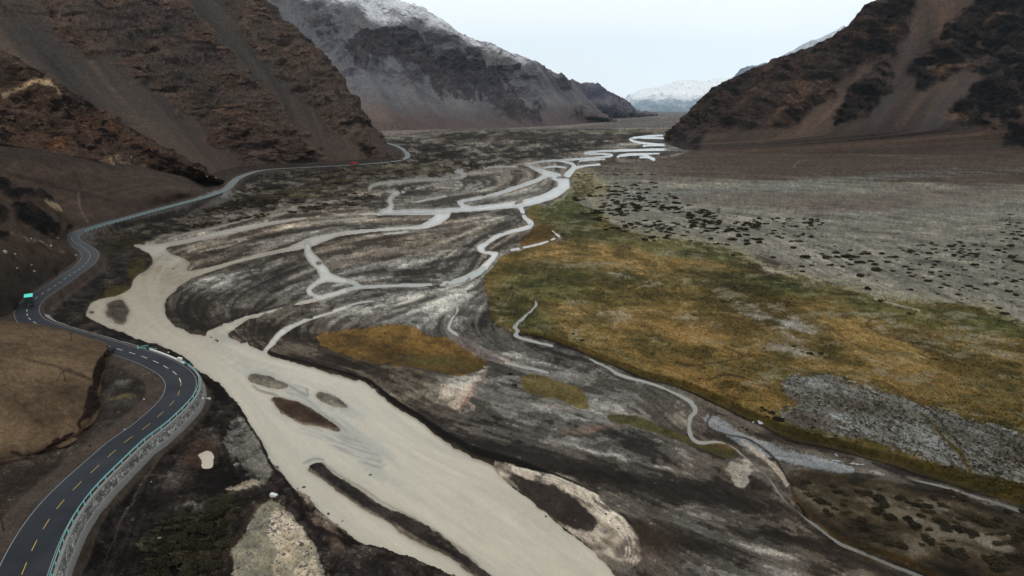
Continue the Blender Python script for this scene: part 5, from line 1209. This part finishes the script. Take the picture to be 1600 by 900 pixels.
PER = max(4, int(round((d[5] - d[0]) / 5)))
off0 = (d[2] - 1) % PER
dashes('centre_dashes', yellow, off0, iapex, .10, PER, max(2, PER * 35 // 100))
dashes('centre_dashes', pale, iapex, iend, .17, PER, max(2, PER * 4 // 10))

# ------------------------------------------------------------------ object building helpers
class MB:
    def __init__(s): s.v = []; s.f = []
    def box(s, x0, x1, y0, y1, z0, z1, bev=0.0):
        n = len(s.v)
        if bev:
            e = min(bev, (x1 - x0) / 3, (y1 - y0) / 3, (z1 - z0) / 3)
            prof = [(x0 + e, y0), (x1 - e, y0), (x1, y0 + e), (x1, y1 - e), (x1 - e, y1), (x0 + e, y1), (x0, y1 - e), (x0, y0 + e)]
            cx0, cy0 = (x0 + x1) / 2, (y0 + y1) / 2
            kx, ky = (x1 - x0 - 2 * e) / (x1 - x0), (y1 - y0 - 2 * e) / (y1 - y0)
            rings = [(z0, kx, ky), (z0 + e, 1, 1), (z1 - e, 1, 1), (z1, kx, ky)]
            for z, a, b_ in rings: s.v += [(cx0 + (x - cx0) * a, cy0 + (y - cy0) * b_, z) for x, y in prof]
            for r in range(3):
                for i in range(8): s.f.append((n + r * 8 + i, n + r * 8 + (i + 1) % 8, n + r * 8 + 8 + (i + 1) % 8, n + r * 8 + 8 + i))
            s.f.append(tuple(n + i for i in range(7, -1, -1))); s.f.append(tuple(n + 24 + i for i in range(8)))
        else:
            s.v += [(x, y, z) for z in (z0, z1) for x, y in ((x0, y0), (x1, y0), (x1, y1), (x0, y1))]
            s.f += [(n + 3, n + 2, n + 1, n), (n + 4, n + 5, n + 6, n + 7)] + [(n + i, n + (i + 1) % 4, n + 4 + (i + 1) % 4, n + 4 + i) for i in range(4)]
        return s
    def tube(s, a, b_, r0, r1=None, k=8):
        a, b_ = Vector(a), Vector(b_); r1 = r0 if r1 is None else r1
        d_ = (b_ - a).normalized(); u = d_.orthogonal().normalized(); w = d_.cross(u); n = len(s.v)
        for p, r in ((a, r0), (b_, r1)):
            for i in range(k):
                t_ = 2 * math.pi * i / k; s.v.append(tuple(p + u * (r * math.cos(t_)) + w * (r * math.sin(t_))))
        s.f += [(n + i, n + (i + 1) % k, n + k + (i + 1) % k, n + k + i) for i in range(k)]
        s.f += [tuple(n + i for i in range(k - 1, -1, -1)), tuple(n + k + i for i in range(k))]
        return s
    def build(s, name, mat, parent=None, smooth=False):
        me = bpy.data.meshes.new(name); me.from_pydata(s.v, [], s.f); me.update(); me.materials.append(mat)
        if smooth:
            for p in me.polygons: p.use_smooth = True
        o = bpy.data.objects.new(name, me); COL.objects.link(o)
        if parent: o.parent = parent
        return o
def empty(name, loc, rz=0.0, tilt=None):
    o = bpy.data.objects.new(name, None); COL.objects.link(o); o.location = loc; o.rotation_euler = (0, 0, rz); o.empty_display_size = .2
    return o

concrete = simple_mat('pale_concrete', (.17, .17, .16), .85, .2, .3, 1.2, bump=.3)
stone, nt, b = new_mat('rubble_masonry')
geo = nt.nodes.new('ShaderNodeNewGeometry')
vo = node(nt, 'ShaderNodeTexVoronoi', Scale=1.1); nt.links.new(geo.outputs['Position'], vo.inputs['Vector'])
vd = node(nt, 'ShaderNodeTexVoronoi', Scale=1.1); vd.feature = 'DISTANCE_TO_EDGE'; nt.links.new(geo.outputs['Position'], vd.inputs['Vector'])
cr = nt.nodes.new('ShaderNodeValToRGB'); cr.color_ramp.elements[0].color = (.05, .048, .045, 1); cr.color_ramp.elements[1].color = (.34, .335, .31, 1)
nt.links.new(vo.outputs['Color'], cr.inputs['Fac'])
mx = nt.nodes.new('ShaderNodeMix'); mx.data_type = 'RGBA'; mx.inputs['A'].default_value = (.02, .02, .02, 1)
nt.links.new(mathn(nt, 'MULTIPLY', vd.outputs['Distance'], 9.0), mx.inputs['Factor']); nt.links.new(cr.outputs[0], mx.inputs['B']); nt.links.new(mx.outputs['Result'], b.inputs['Base Color'])
b.inputs['Roughness'].default_value = .9; b.inputs['Specular IOR Level'].default_value = .2
bp = node(nt, 'ShaderNodeBump', Strength=.8, Distance=.15); nt.links.new(vd.outputs['Distance'], bp.inputs['Height']); nt.links.new(bp.outputs[0], b.inputs['Normal'])
teal = simple_mat('teal_paint', (.14, .46, .46), .5, .4, .15, 2.0)
dteal = simple_mat('weathered_teal_post', (.16, .36, .36), .6, .3, .3, 3.0)

# retaining wall with its guard rail
iw0, iw1 = 0, idx_near(262, 573)
def rail_profile(name, prof, mat, i0, i1, parent, step=1, jit=0.0):
    """sweeps a closed profile [(offset, z)] along the road"""
    ks = list(range(i0, i1, step)); k = len(prof); co = []
    g = np.random.default_rng(5)
    for n_i, i in enumerate(ks):
        for (o_, z_) in prof:
            jj = jit * g.normal() if jit else 0
            p = RC[i] + RN[i] * (o_ + jj); co.append((p[0], p[1], z_ + (jj * .5)))
    q = []
    for a in range(len(ks) - 1):
        for j in range(k): q.append((a * k + j, a * k + (j + 1) % k, (a + 1) * k + (j + 1) % k, (a + 1) * k + j))
    return mesh_np(name, np.array(co), np.array(q), mat, smooth=False, parent=parent)
wall = empty('retaining_wall', (float(RC[0, 0]), float(RC[0, 1]), 0)); bpy.context.view_layer.update()
def adopt(o, parent):
    o.parent = parent; o.matrix_parent_inverse = parent.matrix_world.inverted()
    return o
tag(wall, 'long grey rubble stone retaining wall below the outer edge of the near road bend', 'retaining wall')
Z = ROADZ
adopt(rail_profile('coping', [(HALF + .45, Z - .6), (HALF + .45, Z + .14), (HALF + .95, Z + .14), (HALF + .95, Z - .6)], concrete, iw0, iw1, None, 2), wall)
adopt(rail_profile('stone_face', [(HALF + .9, Z - .25), (HALF + 1.1, Z - .3), (HALF + 1.2, Z - .9), (HALF + 1.35, Z - 1.5), (HALF + 1.4, Z - 4.6), (HALF + .9, Z - 4.6)], stone, iw0, iw1, None, 1, .05), wall)
adopt(rail_profile('footing', [(HALF + 1.3, Z - 1.8), (HALF + 1.6, Z - 1.85), (HALF + 1.72, Z - 2.5), (HALF + 1.75, Z - 5), (HALF + 1.3, Z - 5)], concrete, iw0, iw1, None, 2, .03), wall)
def guard_rail(label, i0, i1, off, post_every, group=None):
    g_ = empty('guard_rail', (float(RC[i0, 0]), float(RC[i0, 1]), Z)); bpy.context.view_layer.update()
    tag(g_, label, 'guard rail')
    adopt(rail_profile('rail_beam', [(off, Z + .74), (off + .03, Z + .78), (off, Z + .82), (off + .03, Z + .86), (off, Z + .90), (off + .05, Z + .90), (off + .07, Z + .82), (off + .05, Z + .74)], teal, i0, i1, None), g_)
    pm_ = None; cnt = 0
    for i in range(i0 + 1, i1 - 1, post_every):
        if pm_ is None:
            mb_ = MB().box(-.08, .08, -.08, .08, -.3, .93, .02)
            pm_ = mb_.build('post', dteal); o = pm_
        else:
            o = pm_.copy(); COL.objects.link(o)
        p = RC[i] + RN[i] * (off + .24)
        o.location = (p[0] - g_.location.x, p[1] - g_.location.y, 0); o.rotation_euler = (0, 0, math.atan2(RT[i, 1], RT[i, 0])); o.parent = g_
        cnt += 1
        if cnt >= 98: break
guard_rail('teal guard rail running along the top of the stone retaining wall', iw0, idx_near(252, 568), HALF + .35, 2)
guard_rail('distant teal guard rail along the straight road below the brown fan', idx_near(120, 364), idx_near(352, 297), HALF + .3, 3)
# pale kerb wall ahead of the rail
kb = empty('kerb_wall', (float(RC[iw1, 0]), float(RC[iw1, 1]), 0)); bpy.context.view_layer.update()
tag(kb, 'low whitish concrete kerb wall between road and river beside the big bend', 'kerb wall')
adopt(rail_profile('kerb', [(HALF + .35, Z - .5), (HALF + .35, Z + .34), (HALF + .7, Z + .34), (HALF + .75, Z - .5)], simple_mat('white_concrete', (.6, .6, .57), .8, .2, .2, 1.0), iw1 - 1, idx_near(205, 551), None), kb)
adopt(rail_profile('slope_facing', [(HALF + .75, Z - .1), (HALF + 2.3, Z - .9), (HALF + 2.6, Z - 2.6), (HALF + .7, Z - 2.6)], concrete, idx_near(190, 547), idx_near(46, 492), None, 2, .06), kb)

# ------------------------------------------------------------------ vehicles
rubber = simple_mat('rubber', (.02, .02, .02), .85, .2, .2)
glass = simple_mat('dark_glass', (.02, .025, .03), .12, .6, .1)
steel = simple_mat('dark_steel', (.06, .06, .065), .5, .5, .2)
lampr = simple_mat('red_lens', (.35, .02, .02), .3, .5, .1); lampw = simple_mat('clear_lens', (.7, .7, .68), .2, .5, .1)
def lorry(label, i, off, body_mat, cab_mat, side_mat, Lb, long_=False):
    p = RC[i] + RN[i] * off
    t_ = empty('box_truck' if not long_ else 'cargo_truck', (p[0], p[1], Z + .03), math.atan2(RT[i, 1], RT[i, 0]))
    tag(t_, label, 'truck')
    MB().box(-Lb / 2, Lb / 2, -1.2, 1.2, 1.05, 3.35, .06).build('cargo_box', side_mat, t_)
    MB().box(-Lb / 2 - .03, Lb / 2 + .03, -1.24, 1.24, 3.353, 3.45, .03).build('box_roof', body_mat, t_)
    cb = MB().box(Lb / 2 + .2, Lb / 2 + 1.9, -1.12, 1.12, .75, 2.55, .18).build('cab', cab_mat, t_)
    MB().box(Lb / 2 + 1.86, Lb / 2 + 1.93, -.95, .95, 1.6, 2.3, .02).build('windscreen', glass, cb)
    for sy in (-1, 1):
        MB().box(Lb / 2 + .75, Lb / 2 + 1.6, sy * 1.10 - .04, sy * 1.10 + .04, 1.6, 2.25, .01).build('side_window', glass, cb)
        MB().box(Lb / 2 + 1.75, Lb / 2 + 1.85, sy * 1.3 - .12, sy * 1.3 + .12, 1.6, 2.1, .03).build('mirror', steel, cb)
        MB().box(Lb / 2 + 1.88, Lb / 2 + 1.96, sy * .85 - .15, sy * .85 + .15, .95, 1.15, .03).build('headlight', lampw, t_)
        MB().box(-Lb / 2 - .08, -Lb / 2 - .02, sy * 1.0 - .12, sy * 1.0 + .12, .8, .98, .02).build('tail_light', lampr, t_)
    MB().box(-Lb / 2 + .1, Lb / 2 + 1.7, -.45, .45, .6, .98, .04).build('chassis', steel, t_)
    MB().box(-Lb / 2 - .1, -Lb / 2 - .0, -1.1, 1.1, .5, .66, .03).build('rear_bumper', steel, t_)
    MB().box(Lb / 2 + 1.8, Lb / 2 + 2.0, -1.12, 1.12, .45, .8, .05).build('front_bumper', steel, t_)
    for q in (-1, 1): MB().box(-Lb / 2 - .04, -Lb / 2 - .005, q * .58 - .54, q * .58 + .54, 1.12, 3.25, .012).build('rear_door', side_mat, t_)
    axles = [-Lb / 2 + 1.3, Lb / 2 + 1.05] + ([-Lb / 2 + 2.5] if long_ else [])
    for ax in axles:
        for sy in (-1, 1):
            w_ = MB().tube((ax, sy * 1.12, .5), (ax, sy * .82, .5), .5, .5, 20).build('wheel', rubber, t_, True)
            MB().tube((ax, sy * 1.135, .5), (ax, sy * 1.1, .5), .26, .26, 14).build('rim', steel, w_)
    return t_
cyanroof = simple_mat('bright_turquoise_tarp', (.10, .72, .60), .6, .3, .08)
dbody = simple_mat('dark_green_body', (.012, .022, .022), .6, .3, .2)
_lt = lorry('box truck with bright turquoise roof driving away round the left bend', idx_near(52, 476), .3, cyanroof, steel, dbody, 5.2)
_lt.rotation_euler = (0, 0, 2.15)
redp = simple_mat('deep_red_paint', (.24, .012, .014), .5, .4, .1)
lorry('small distant dark red truck on the road under the left mountain', idx_near(551, 257.5), -.6, redp, redp, redp, 8.5, True)

# ------------------------------------------------------------------ utility poles
wood = simple_mat('dark_tarred_wood', (.022, .018, .016), .85, .2, .3)
china = simple_mat('brown_insulator', (.09, .05, .03), .3, .5, .2)
for P_, px, py, hpx, brace, label, kind in pol:
    if P_ is None: continue
    depth = P_.y * cp - (P_.z - CAMZ) * sp
    h = hpx * depth / F / max(.6, cp)
    t_ = empty('utility_pole', P_ - Vector((0, 0, .15)), .5 + .3 * math.sin(px)); tag(t_, label, 'utility pole', 'utility poles along the road')
    r_ = .085 if P_.y < 260 else .13
    MB().tube((0, 0, 0), (0, 0, h), r_ * 1.15, r_ * .8, 8).build('post', wood, t_, True)
    ca = MB().box(-.75, .75, -.05, .05, h - .55, h - .42, .015).build('crossarm', wood, t_)
    if P_.y < 300:
        for sx in (-.65, 0.3, .65): MB().tube((sx, 0, h - .42), (sx, 0, h - .25), .045, .03, 6).build('insulator', china, ca)
    if brace: MB().tube((0, 0, h * .93), (-h * .8, -.4, .1), r_ * .7, r_ * .8, 8).build('brace', wood, t_, True)

# ------------------------------------------------------------------ boulders, blocks
def rock_mesh(name, seed, mat):
    import bmesh
    bm = bmesh.new(); bmesh.ops.create_icosphere(bm, subdivisions=3, radius=.5)
    co = np.array([v.co[:] for v in bm.verts])
    g = np.random.default_rng(seed)
    for _ in range(9):
        n_ = g.normal(size=3); n_ /= np.linalg.norm(n_); dcut = g.uniform(.26, .42)
        s_ = np.maximum(co @ n_ - dcut, 0); co -= s_[:, None] * n_
    co += (fbm3(co[:, 0] * 4 + seed, co[:, 1] * 4, co[:, 2] * 4, 3, seed) * .02)[:, None] * co
    co *= np.array([1.1, .8, .62]); co[:, 2] += .12
    for v, c in zip(bm.verts, co): v.co = c
    me = bpy.data.meshes.new(name); bm.to_mesh(me); bm.free(); me.materials.append(mat); return me
rock_m = {}
for i, (P_, px, py, w, lum, label, cat) in enumerate(bol):
    if P_ is None: continue
    depth = P_.y * cp - (P_.z - CAMZ) * sp
    key = round(lum, 2)
    if key not in rock_m: rock_m[key] = simple_mat('stone_grey' if lum < .2 else 'stone_pale', np.array([lum, lum * .95, lum * .88]), .9, .2, .25, 2.0, bump=.4)
    o = bpy.data.objects.new(cat, rock_mesh(cat, 500 + i, rock_m[key])); COL.objects.link(o)
    s_ = w * depth / F; o.scale = (s_, s_, s_); o.location = P_ - Vector((0, 0, .08 * s_)); o.rotation_euler = (0, 0, px * 1.7)
    tag(o, label, cat)
wblock = simple_mat('white_block', (.5, .5, .48), .8, .2, .1)
for (px, py, lx, ly, lz, rz, label) in [(315.5,623,.9,.45,.4,-.5,'white concrete block fallen on the slope, left of a pair below the bend'),(326,624,1.0,.45,.4,.3,'white concrete block fallen on the slope, right of a pair below the bend'),
        (428,776,1.4,.7,.6,-.35,'white oblong concrete block on the dark track above the pale sand bank'),(250,842,.7,.35,.3,.2,'small white block lying among the dark shrubs'),(281,561.5,1.3,.7,.5,-.2,'broken white slab at the river edge outside the bend')]:
    x, y = at(px, py, 1.8); P_ = hit(px, py)
    o = MB().box(-lx / 2, lx / 2, -ly / 2, ly / 2, -.1, lz, .05).build('concrete_block', wblock)
    o.location = P_; o.rotation_euler = (.06, .08, rz); tag(o, label, 'concrete block')
mk = empty('marker_post', hit(216, 546)); tag(mk, 'thin white marker post at the outer road edge where the kerb begins', 'marker post')
MB().tube((0, 0, 0), (0, 0, 1.25), .07, .06, 8).build('post', wblock, mk); MB().box(-.09, .09, -.04, .04, 1.0, 1.22, .01).build('reflector', teal, mk)
for (px, py, r_) in [(221,545,.4),(226,542,1.2),(239,546,.1)]:
    o = MB().box(-1.2, 1.2, -.04, .04, .1, .38, .02).box(-.95, -.85, -.05, .05, -.5, .1).box(.85, .95, -.05, .05, -.5, .1).build('broken_rail_piece', teal)
    o.location = hit(px, py) + Vector((0, 0, .1)); o.rotation_euler = (.3, .2, r_)
    tag(o, {221: 'left teal guard rail scrap dumped beside the white marker post', 226: 'middle teal guard rail scrap leaning on the river bank', 239: 'right teal guard rail scrap lying on the river bank'}[px], 'rail scrap')

# ------------------------------------------------------------------ shrubs
def shrub_mesh(seed, nleaf, col, leaf=.09):
    g = np.random.default_rng(seed); V, Fc = [], []
    lobes = [(g.uniform(-.28, .28), g.uniform(-.28, .28), g.uniform(.10, .30), g.uniform(.2, .34)) for _ in range(7)]
    for k in range(nleaf):
        lx, ly, lz, lr = lobes[g.integers(7)]
        d_ = g.normal(size=3); d_ /= np.linalg.norm(d_); d_[2] = abs(d_[2]) * .9 - .12
        r_ = lr * g.uniform(.55, 1.05)
        p = np.array([lx, ly, lz * .7]) + d_ * r_ * np.array([1, 1, .8]); p[2] = max(p[2], -.04)
        a_ = g.normal(size=3); a_ /= np.linalg.norm(a_); b_ = np.cross(a_, g.normal(size=3)); b_ /= np.linalg.norm(b_)
        s_ = leaf * g.uniform(.6, 1.4); n0 = len(V)
        V += [tuple(p - a_ * s_), tuple(p + b_ * s_ * .45), tuple(p + a_ * s_), tuple(p - b_ * s_ * .45)]; Fc.append((n0, n0 + 1, n0 + 2, n0 + 3))
    me = bpy.data.meshes.new('shrub'); me.from_pydata(V, [], Fc); me.update(); me.materials.append(col); return me
leafm, nt, b = new_mat('dry_dark_leaves')
oi = nt.nodes.new('ShaderNodeObjectInfo'); geo = nt.nodes.new('ShaderNodeNewGeometry')
n1 = noise_node(nt, geo.outputs['Position'], 1.2, 4, .7)
cr = nt.nodes.new('ShaderNodeValToRGB'); cr.color_ramp.elements[0].position = .25; cr.color_ramp.elements[0].color = (.012, .010, .006, 1); cr.color_ramp.elements[1].position = .8; cr.color_ramp.elements[1].color = (.042, .034, .018, 1)
nt.links.new(mathn(nt, 'ADD', mathn(nt, 'MULTIPLY', n1.outputs['Fac'], .7), mathn(nt, 'MULTIPLY', oi.outputs['Random'], .3)), cr.inputs['Fac'])
nt.links.new(cr.outputs[0], b.inputs['Base Color']); b.inputs['Roughness'].default_value = .9; b.inputs['Specular IOR Level'].default_value = .1
stemm = simple_mat('grey_twigs', (.05, .04, .03), .9, .1, .3)
low = [shrub_mesh(600 + i, 260, leafm, .12) for i in range(5)]
high = [shrub_mesh(620 + i, 1500, leafm, .06) for i in range(5)]
def first_thing(P_): return P_
LAB = {'plain': ('low dark cushion shrub on the pale gravel plain right of the marsh', 'dark shrubs scattered over the gravel plain'),
       'near': ('dark brown bush on the scrubby ground and marsh edge at the right', 'brown bushes of the right foreground scrub and marsh edge'),
       'left': ('dark olive bush in the thicket left of the pale sand bank', 'olive bushes of the lower left thicket')}
for i, (P_, w, k, px, py) in enumerate(shr):
    if P_ is None: continue
    depth = P_.y * cp - (P_.z - CAMZ) * sp
    s_ = w * depth / F * (1.0 if k == 'plain' else .88)
    me = (high if k != 'plain' else low)[i % 5]
    o = bpy.data.objects.new('shrub', me); COL.objects.link(o)
    hs = .62 if k == 'plain' else .55
    o.location = P_ - Vector((0, 0, .03 * s_)); o.scale = (s_, s_ * random.uniform(.8, 1.1), s_ * hs * random.uniform(1.0, 1.5)); o.rotation_euler = (0, 0, random.uniform(0, 6.28))
    lab, grp = LAB[k]; tag(o, lab, 'shrub', grp)
# everything smaller, beyond counting, as one mass
Vs, Fs = [], []; base = []
for j in range(3):
    g = shrub_mesh(700 + j, 70, leafm, .2); base.append((np.array([v.co[:] for v in g.vertices]), np.array([p.vertices[:] for p in g.polygons]))); bpy.data.meshes.remove(g)
cnt = 0
for j, (P_, w) in enumerate(stf):
    if P_ is None or P_.z > 9: continue
    depth = P_.y * cp - (P_.z - CAMZ) * sp
    s_ = w * depth / F; v, f = base[j % 3]
    sx = 1.0 if j < len(STF) else random.uniform(1.0, 2.0)
    Vs.append(v * np.array([s_ * sx, s_, s_ * .55]) + np.array(P_)); Fs.append(f + cnt); cnt += len(v)
sm = mesh_np('shrub_cover', np.concatenate(Vs), np.concatenate(Fs), leafm, smooth=False)
tag(sm, 'scattered small dark shrubs covering the far valley floor', 'shrub cover', kind='stuff')

# ------------------------------------------------------------------ rubble and tussocks: past counting, one mass each
def tint_mat(name):
    m, nt, b = new_mat(name); a_ = node(nt, 'ShaderNodeAttribute', attribute_name='tint')
    nt.links.new(a_.outputs['Color'], b.inputs['Base Color']); b.inputs['Roughness'].default_value = .9; b.inputs['Specular IOR Level'].default_value = .06
    return m
def spots(n, mask, seed):
    g = np.random.default_rng(seed); p = np.clip(mask, 0, None).astype(float).ravel(); p /= p.sum()
    k = g.choice(len(p), size=n, p=p); r_, c_ = k // G.W, k % G.W
    return G.PX.ravel()[k] + g.uniform(-.6, .6, n), G.PY.ravel()[k] + g.uniform(-.6, .6, n), g
dry = (1 - np.clip(Wb * 3, 0, 1)) * (1 - np.clip(road_wide * 2, 0, 1)) * (G.PX > -30) * (G.PX < 1630) * (G.PY < 930)
vis = sstep(420, 700, G.PY)
land_l = np.clip(bank + leftland, 0, 1) * dry * vis * (1 - np.clip(G.blur(poolm, 1) * 4, 0, 1))
m_ = land_l * (.15 + sstep(.1, 1.0, EN)) + .35 * dry * vis * (1 - marsh) * sstep(.5, 1.4, EN) * (G.PX > 400)
x_, y_, g_ = spots(9000, m_, 901)
sx, sy = at(x_, y_, 0.0); hz_ = G.sample(Hh, x_, y_); cc = G.sample(C, x_, y_)
base_ = np.array([[1,0,0],[.3,.9,.1],[-.8,.6,0],[-.9,-.5,.1],[.2,-1,0],[.1,.1,.8],[.4,-.2,.6]])
fb = np.array([[0,1,5],[1,2,5],[2,3,5],[3,4,6],[4,0,6],[0,5,6],[3,6,5]])
th = g_.uniform(0, 6.28, len(x_)); sz = np.clip(g_.lognormal(-2.05, .5, len(x_)), .05, .55)
V = base_[None] * g_.uniform(.7, 1.3, (len(x_), 7, 3)) * sz[:, None, None]
Vx = V[..., 0] * np.cos(th)[:, None] - V[..., 1] * np.sin(th)[:, None]; Vy = V[..., 0] * np.sin(th)[:, None] + V[..., 1] * np.cos(th)[:, None]
V = np.stack([Vx + sx[:, None], Vy + sy[:, None], V[..., 2] + hz_[:, None] - .01], -1)
colr = np.minimum(cc * g_.uniform(.7, 1.5, (len(x_), 1)) + g_.uniform(0, 10, (len(x_), 1)), 118 + g_.uniform(-30, 30, (len(x_), 1)))
rb = mesh_np('rubble_stones', V.reshape(-1, 3), (fb[None] + 7 * np.arange(len(x_))[:, None, None]).reshape(-1, 3), tint_mat('rubble'), np.repeat(albedo(colr), 7, 0), smooth=False)
tag(rb, 'small angular stones strewn over the near banks and flats', 'stones', kind='stuff')
m_ = marsh * dry * sstep(330, 520, G.PY) * (.2 + sstep(-.2, .8, EN)) * (.5 + (1 - saltm)) + .25 * saltm * dry * sstep(-.2, .6, EN)
x_, y_, g_ = spots(26000, m_, 902)
sx, sy = at(x_, y_, 0.0); hz_ = G.sample(Hh, x_, y_); cc = G.sample(C, x_, y_); n_t = len(x_)
sz = np.clip(g_.lognormal(-1.65, .4, n_t), .08, .45) * np.where(y_ < 480, 1.35, 1.0)
vv = []
for b_ in range(4):
    a_ = g_.uniform(0, 6.28, n_t); dx_, dy_ = np.cos(a_) * sz * .8, np.sin(a_) * sz * .8
    z0 = hz_ - .02; z1 = hz_ + sz * g_.uniform(.35, .75, n_t)
    ox, oy = g_.uniform(-.3, .3, n_t) * sz, g_.uniform(-.3, .3, n_t) * sz
    vv += [np.stack([sx - dx_, sy - dy_, z0], -1), np.stack([sx + dx_, sy + dy_, z0], -1), np.stack([sx + dx_ * .6 + ox, sy + dy_ * .6 + oy, z1], -1), np.stack([sx - dx_ * .5 + ox, sy - dy_ * .5 + oy, z1 * .98 + z0 * .02], -1)]
V = np.stack(vv, 1); fq = np.arange(16).reshape(4, 4)
salty = G.sample(saltm.astype(np.float32), x_, y_)[:, None]
colr = cc * g_.uniform(.95, 1.5, (n_t, 1)) * (1 - .30 * salty) + g_.uniform(-6, 8, (n_t, 3)) * .6
tu = mesh_np('grass_tussocks', V.reshape(-1, 3), (fq[None] + 16 * np.arange(n_t)[:, None, None]).reshape(-1, 4), tint_mat('tussock_grass'), np.repeat(albedo(colr), 16, 0), smooth=False)
tag(tu, 'ochre and olive tussocks of the wet meadow and salt flats', 'grass', kind='stuff')

# ------------------------------------------------------------------ air, sky, light
hz = MB().box(-16000, 16000, -600, 27000, -9, 2600).build('haze', None) if False else None
me = bpy.data.meshes.new('haze')
bx = MB().box(-30000, 36000, -700, 82000, -60, 7500); me.from_pydata(bx.v, [], bx.f); me.update()
hm = bpy.data.materials.new('haze_air'); hm.use_nodes = True; nt = hm.node_tree
for n_ in list(nt.nodes):
    if n_.type == 'BSDF_PRINCIPLED': nt.nodes.remove(n_)
pv = node(nt, 'ShaderNodeVolumePrincipled'); pv.inputs['Color'].default_value = (.60, .82, 1, 1); pv.inputs['Density'].default_value = 0.85e-5; pv.inputs['Anisotropy'].default_value = 0.0
nt.links.new(pv.outputs[0], [n_ for n_ in nt.nodes if n_.type == 'OUTPUT_MATERIAL'][0].inputs['Volume'])
me.materials.append(hm); hz = bpy.data.objects.new('haze', me); COL.objects.link(hz); tag(hz, 'thin pale air filling the valley', 'haze', kind='stuff')

EL, AZ = 52.0, 200.0        # veiled sun: high, slightly behind and left
w_ = bpy.data.worlds.new('World'); scene.world = w_; w_.use_nodes = True; nt = w_.node_tree
bg = nt.nodes['Background']
sky = nt.nodes.new('ShaderNodeTexSky'); sky.sky_type = 'NISHITA'; sky.sun_disc = False; sky.sun_elevation = R(EL); sky.sun_rotation = R(AZ); sky.altitude = 3800
tc = nt.nodes.new('ShaderNodeTexCoord')
mp = node(nt, 'ShaderNodeMapping'); mp.inputs['Scale'].default_value = (1, 1, 2.6); nt.links.new(tc.outputs['Generated'], mp.inputs['Vector'])
n1 = noise_node(nt, mp.outputs[0], 2.2, 5, .5)
cr = nt.nodes.new('ShaderNodeValToRGB'); cr.color_ramp.elements[0].position = .3; cr.color_ramp.elements[0].color = (12.2, 12.6, 12.6, 1); cr.color_ramp.elements[1].position = .7; cr.color_ramp.elements[1].color = (13.0, 13.2, 13.1, 1)
nt.links.new(n1.outputs['Fac'], cr.inputs['Fac'])
mx = nt.nodes.new('ShaderNodeMix'); mx.data_type = 'RGBA'; mx.inputs['Factor'].default_value = .93
nt.links.new(sky.outputs[0], mx.inputs['A']); nt.links.new(cr.outputs[0], mx.inputs['B'])
nt.links.new(mx.outputs['Result'], bg.inputs['Color']); bg.inputs['Strength'].default_value = .1
sd = bpy.data.lights.new('sun', 'SUN'); sd.energy = .5; sd.angle = R(14); sd.color = (1, .96, .9)
so = bpy.data.objects.new('sun', sd); COL.objects.link(so)
a = R(AZ); dirv = Vector((math.sin(a) * math.cos(R(EL)), math.cos(a) * math.cos(R(EL)), math.sin(R(EL))))
so.rotation_euler = dirv.to_track_quat('Z', 'Y').to_euler()
scene.view_settings.view_transform = 'Standard'; scene.view_settings.look = 'None'; scene.view_settings.exposure = 0; scene.view_settings.gamma = 1
scene.cycles.max_bounces = 6; scene.cycles.diffuse_bounces = 3; scene.cycles.volume_bounces = 1
scene.cycles.use_denoising = True
scene.cycles.denoising_prefilter = 'ACCURATE'
scene.cycles.use_adaptive_sampling = False
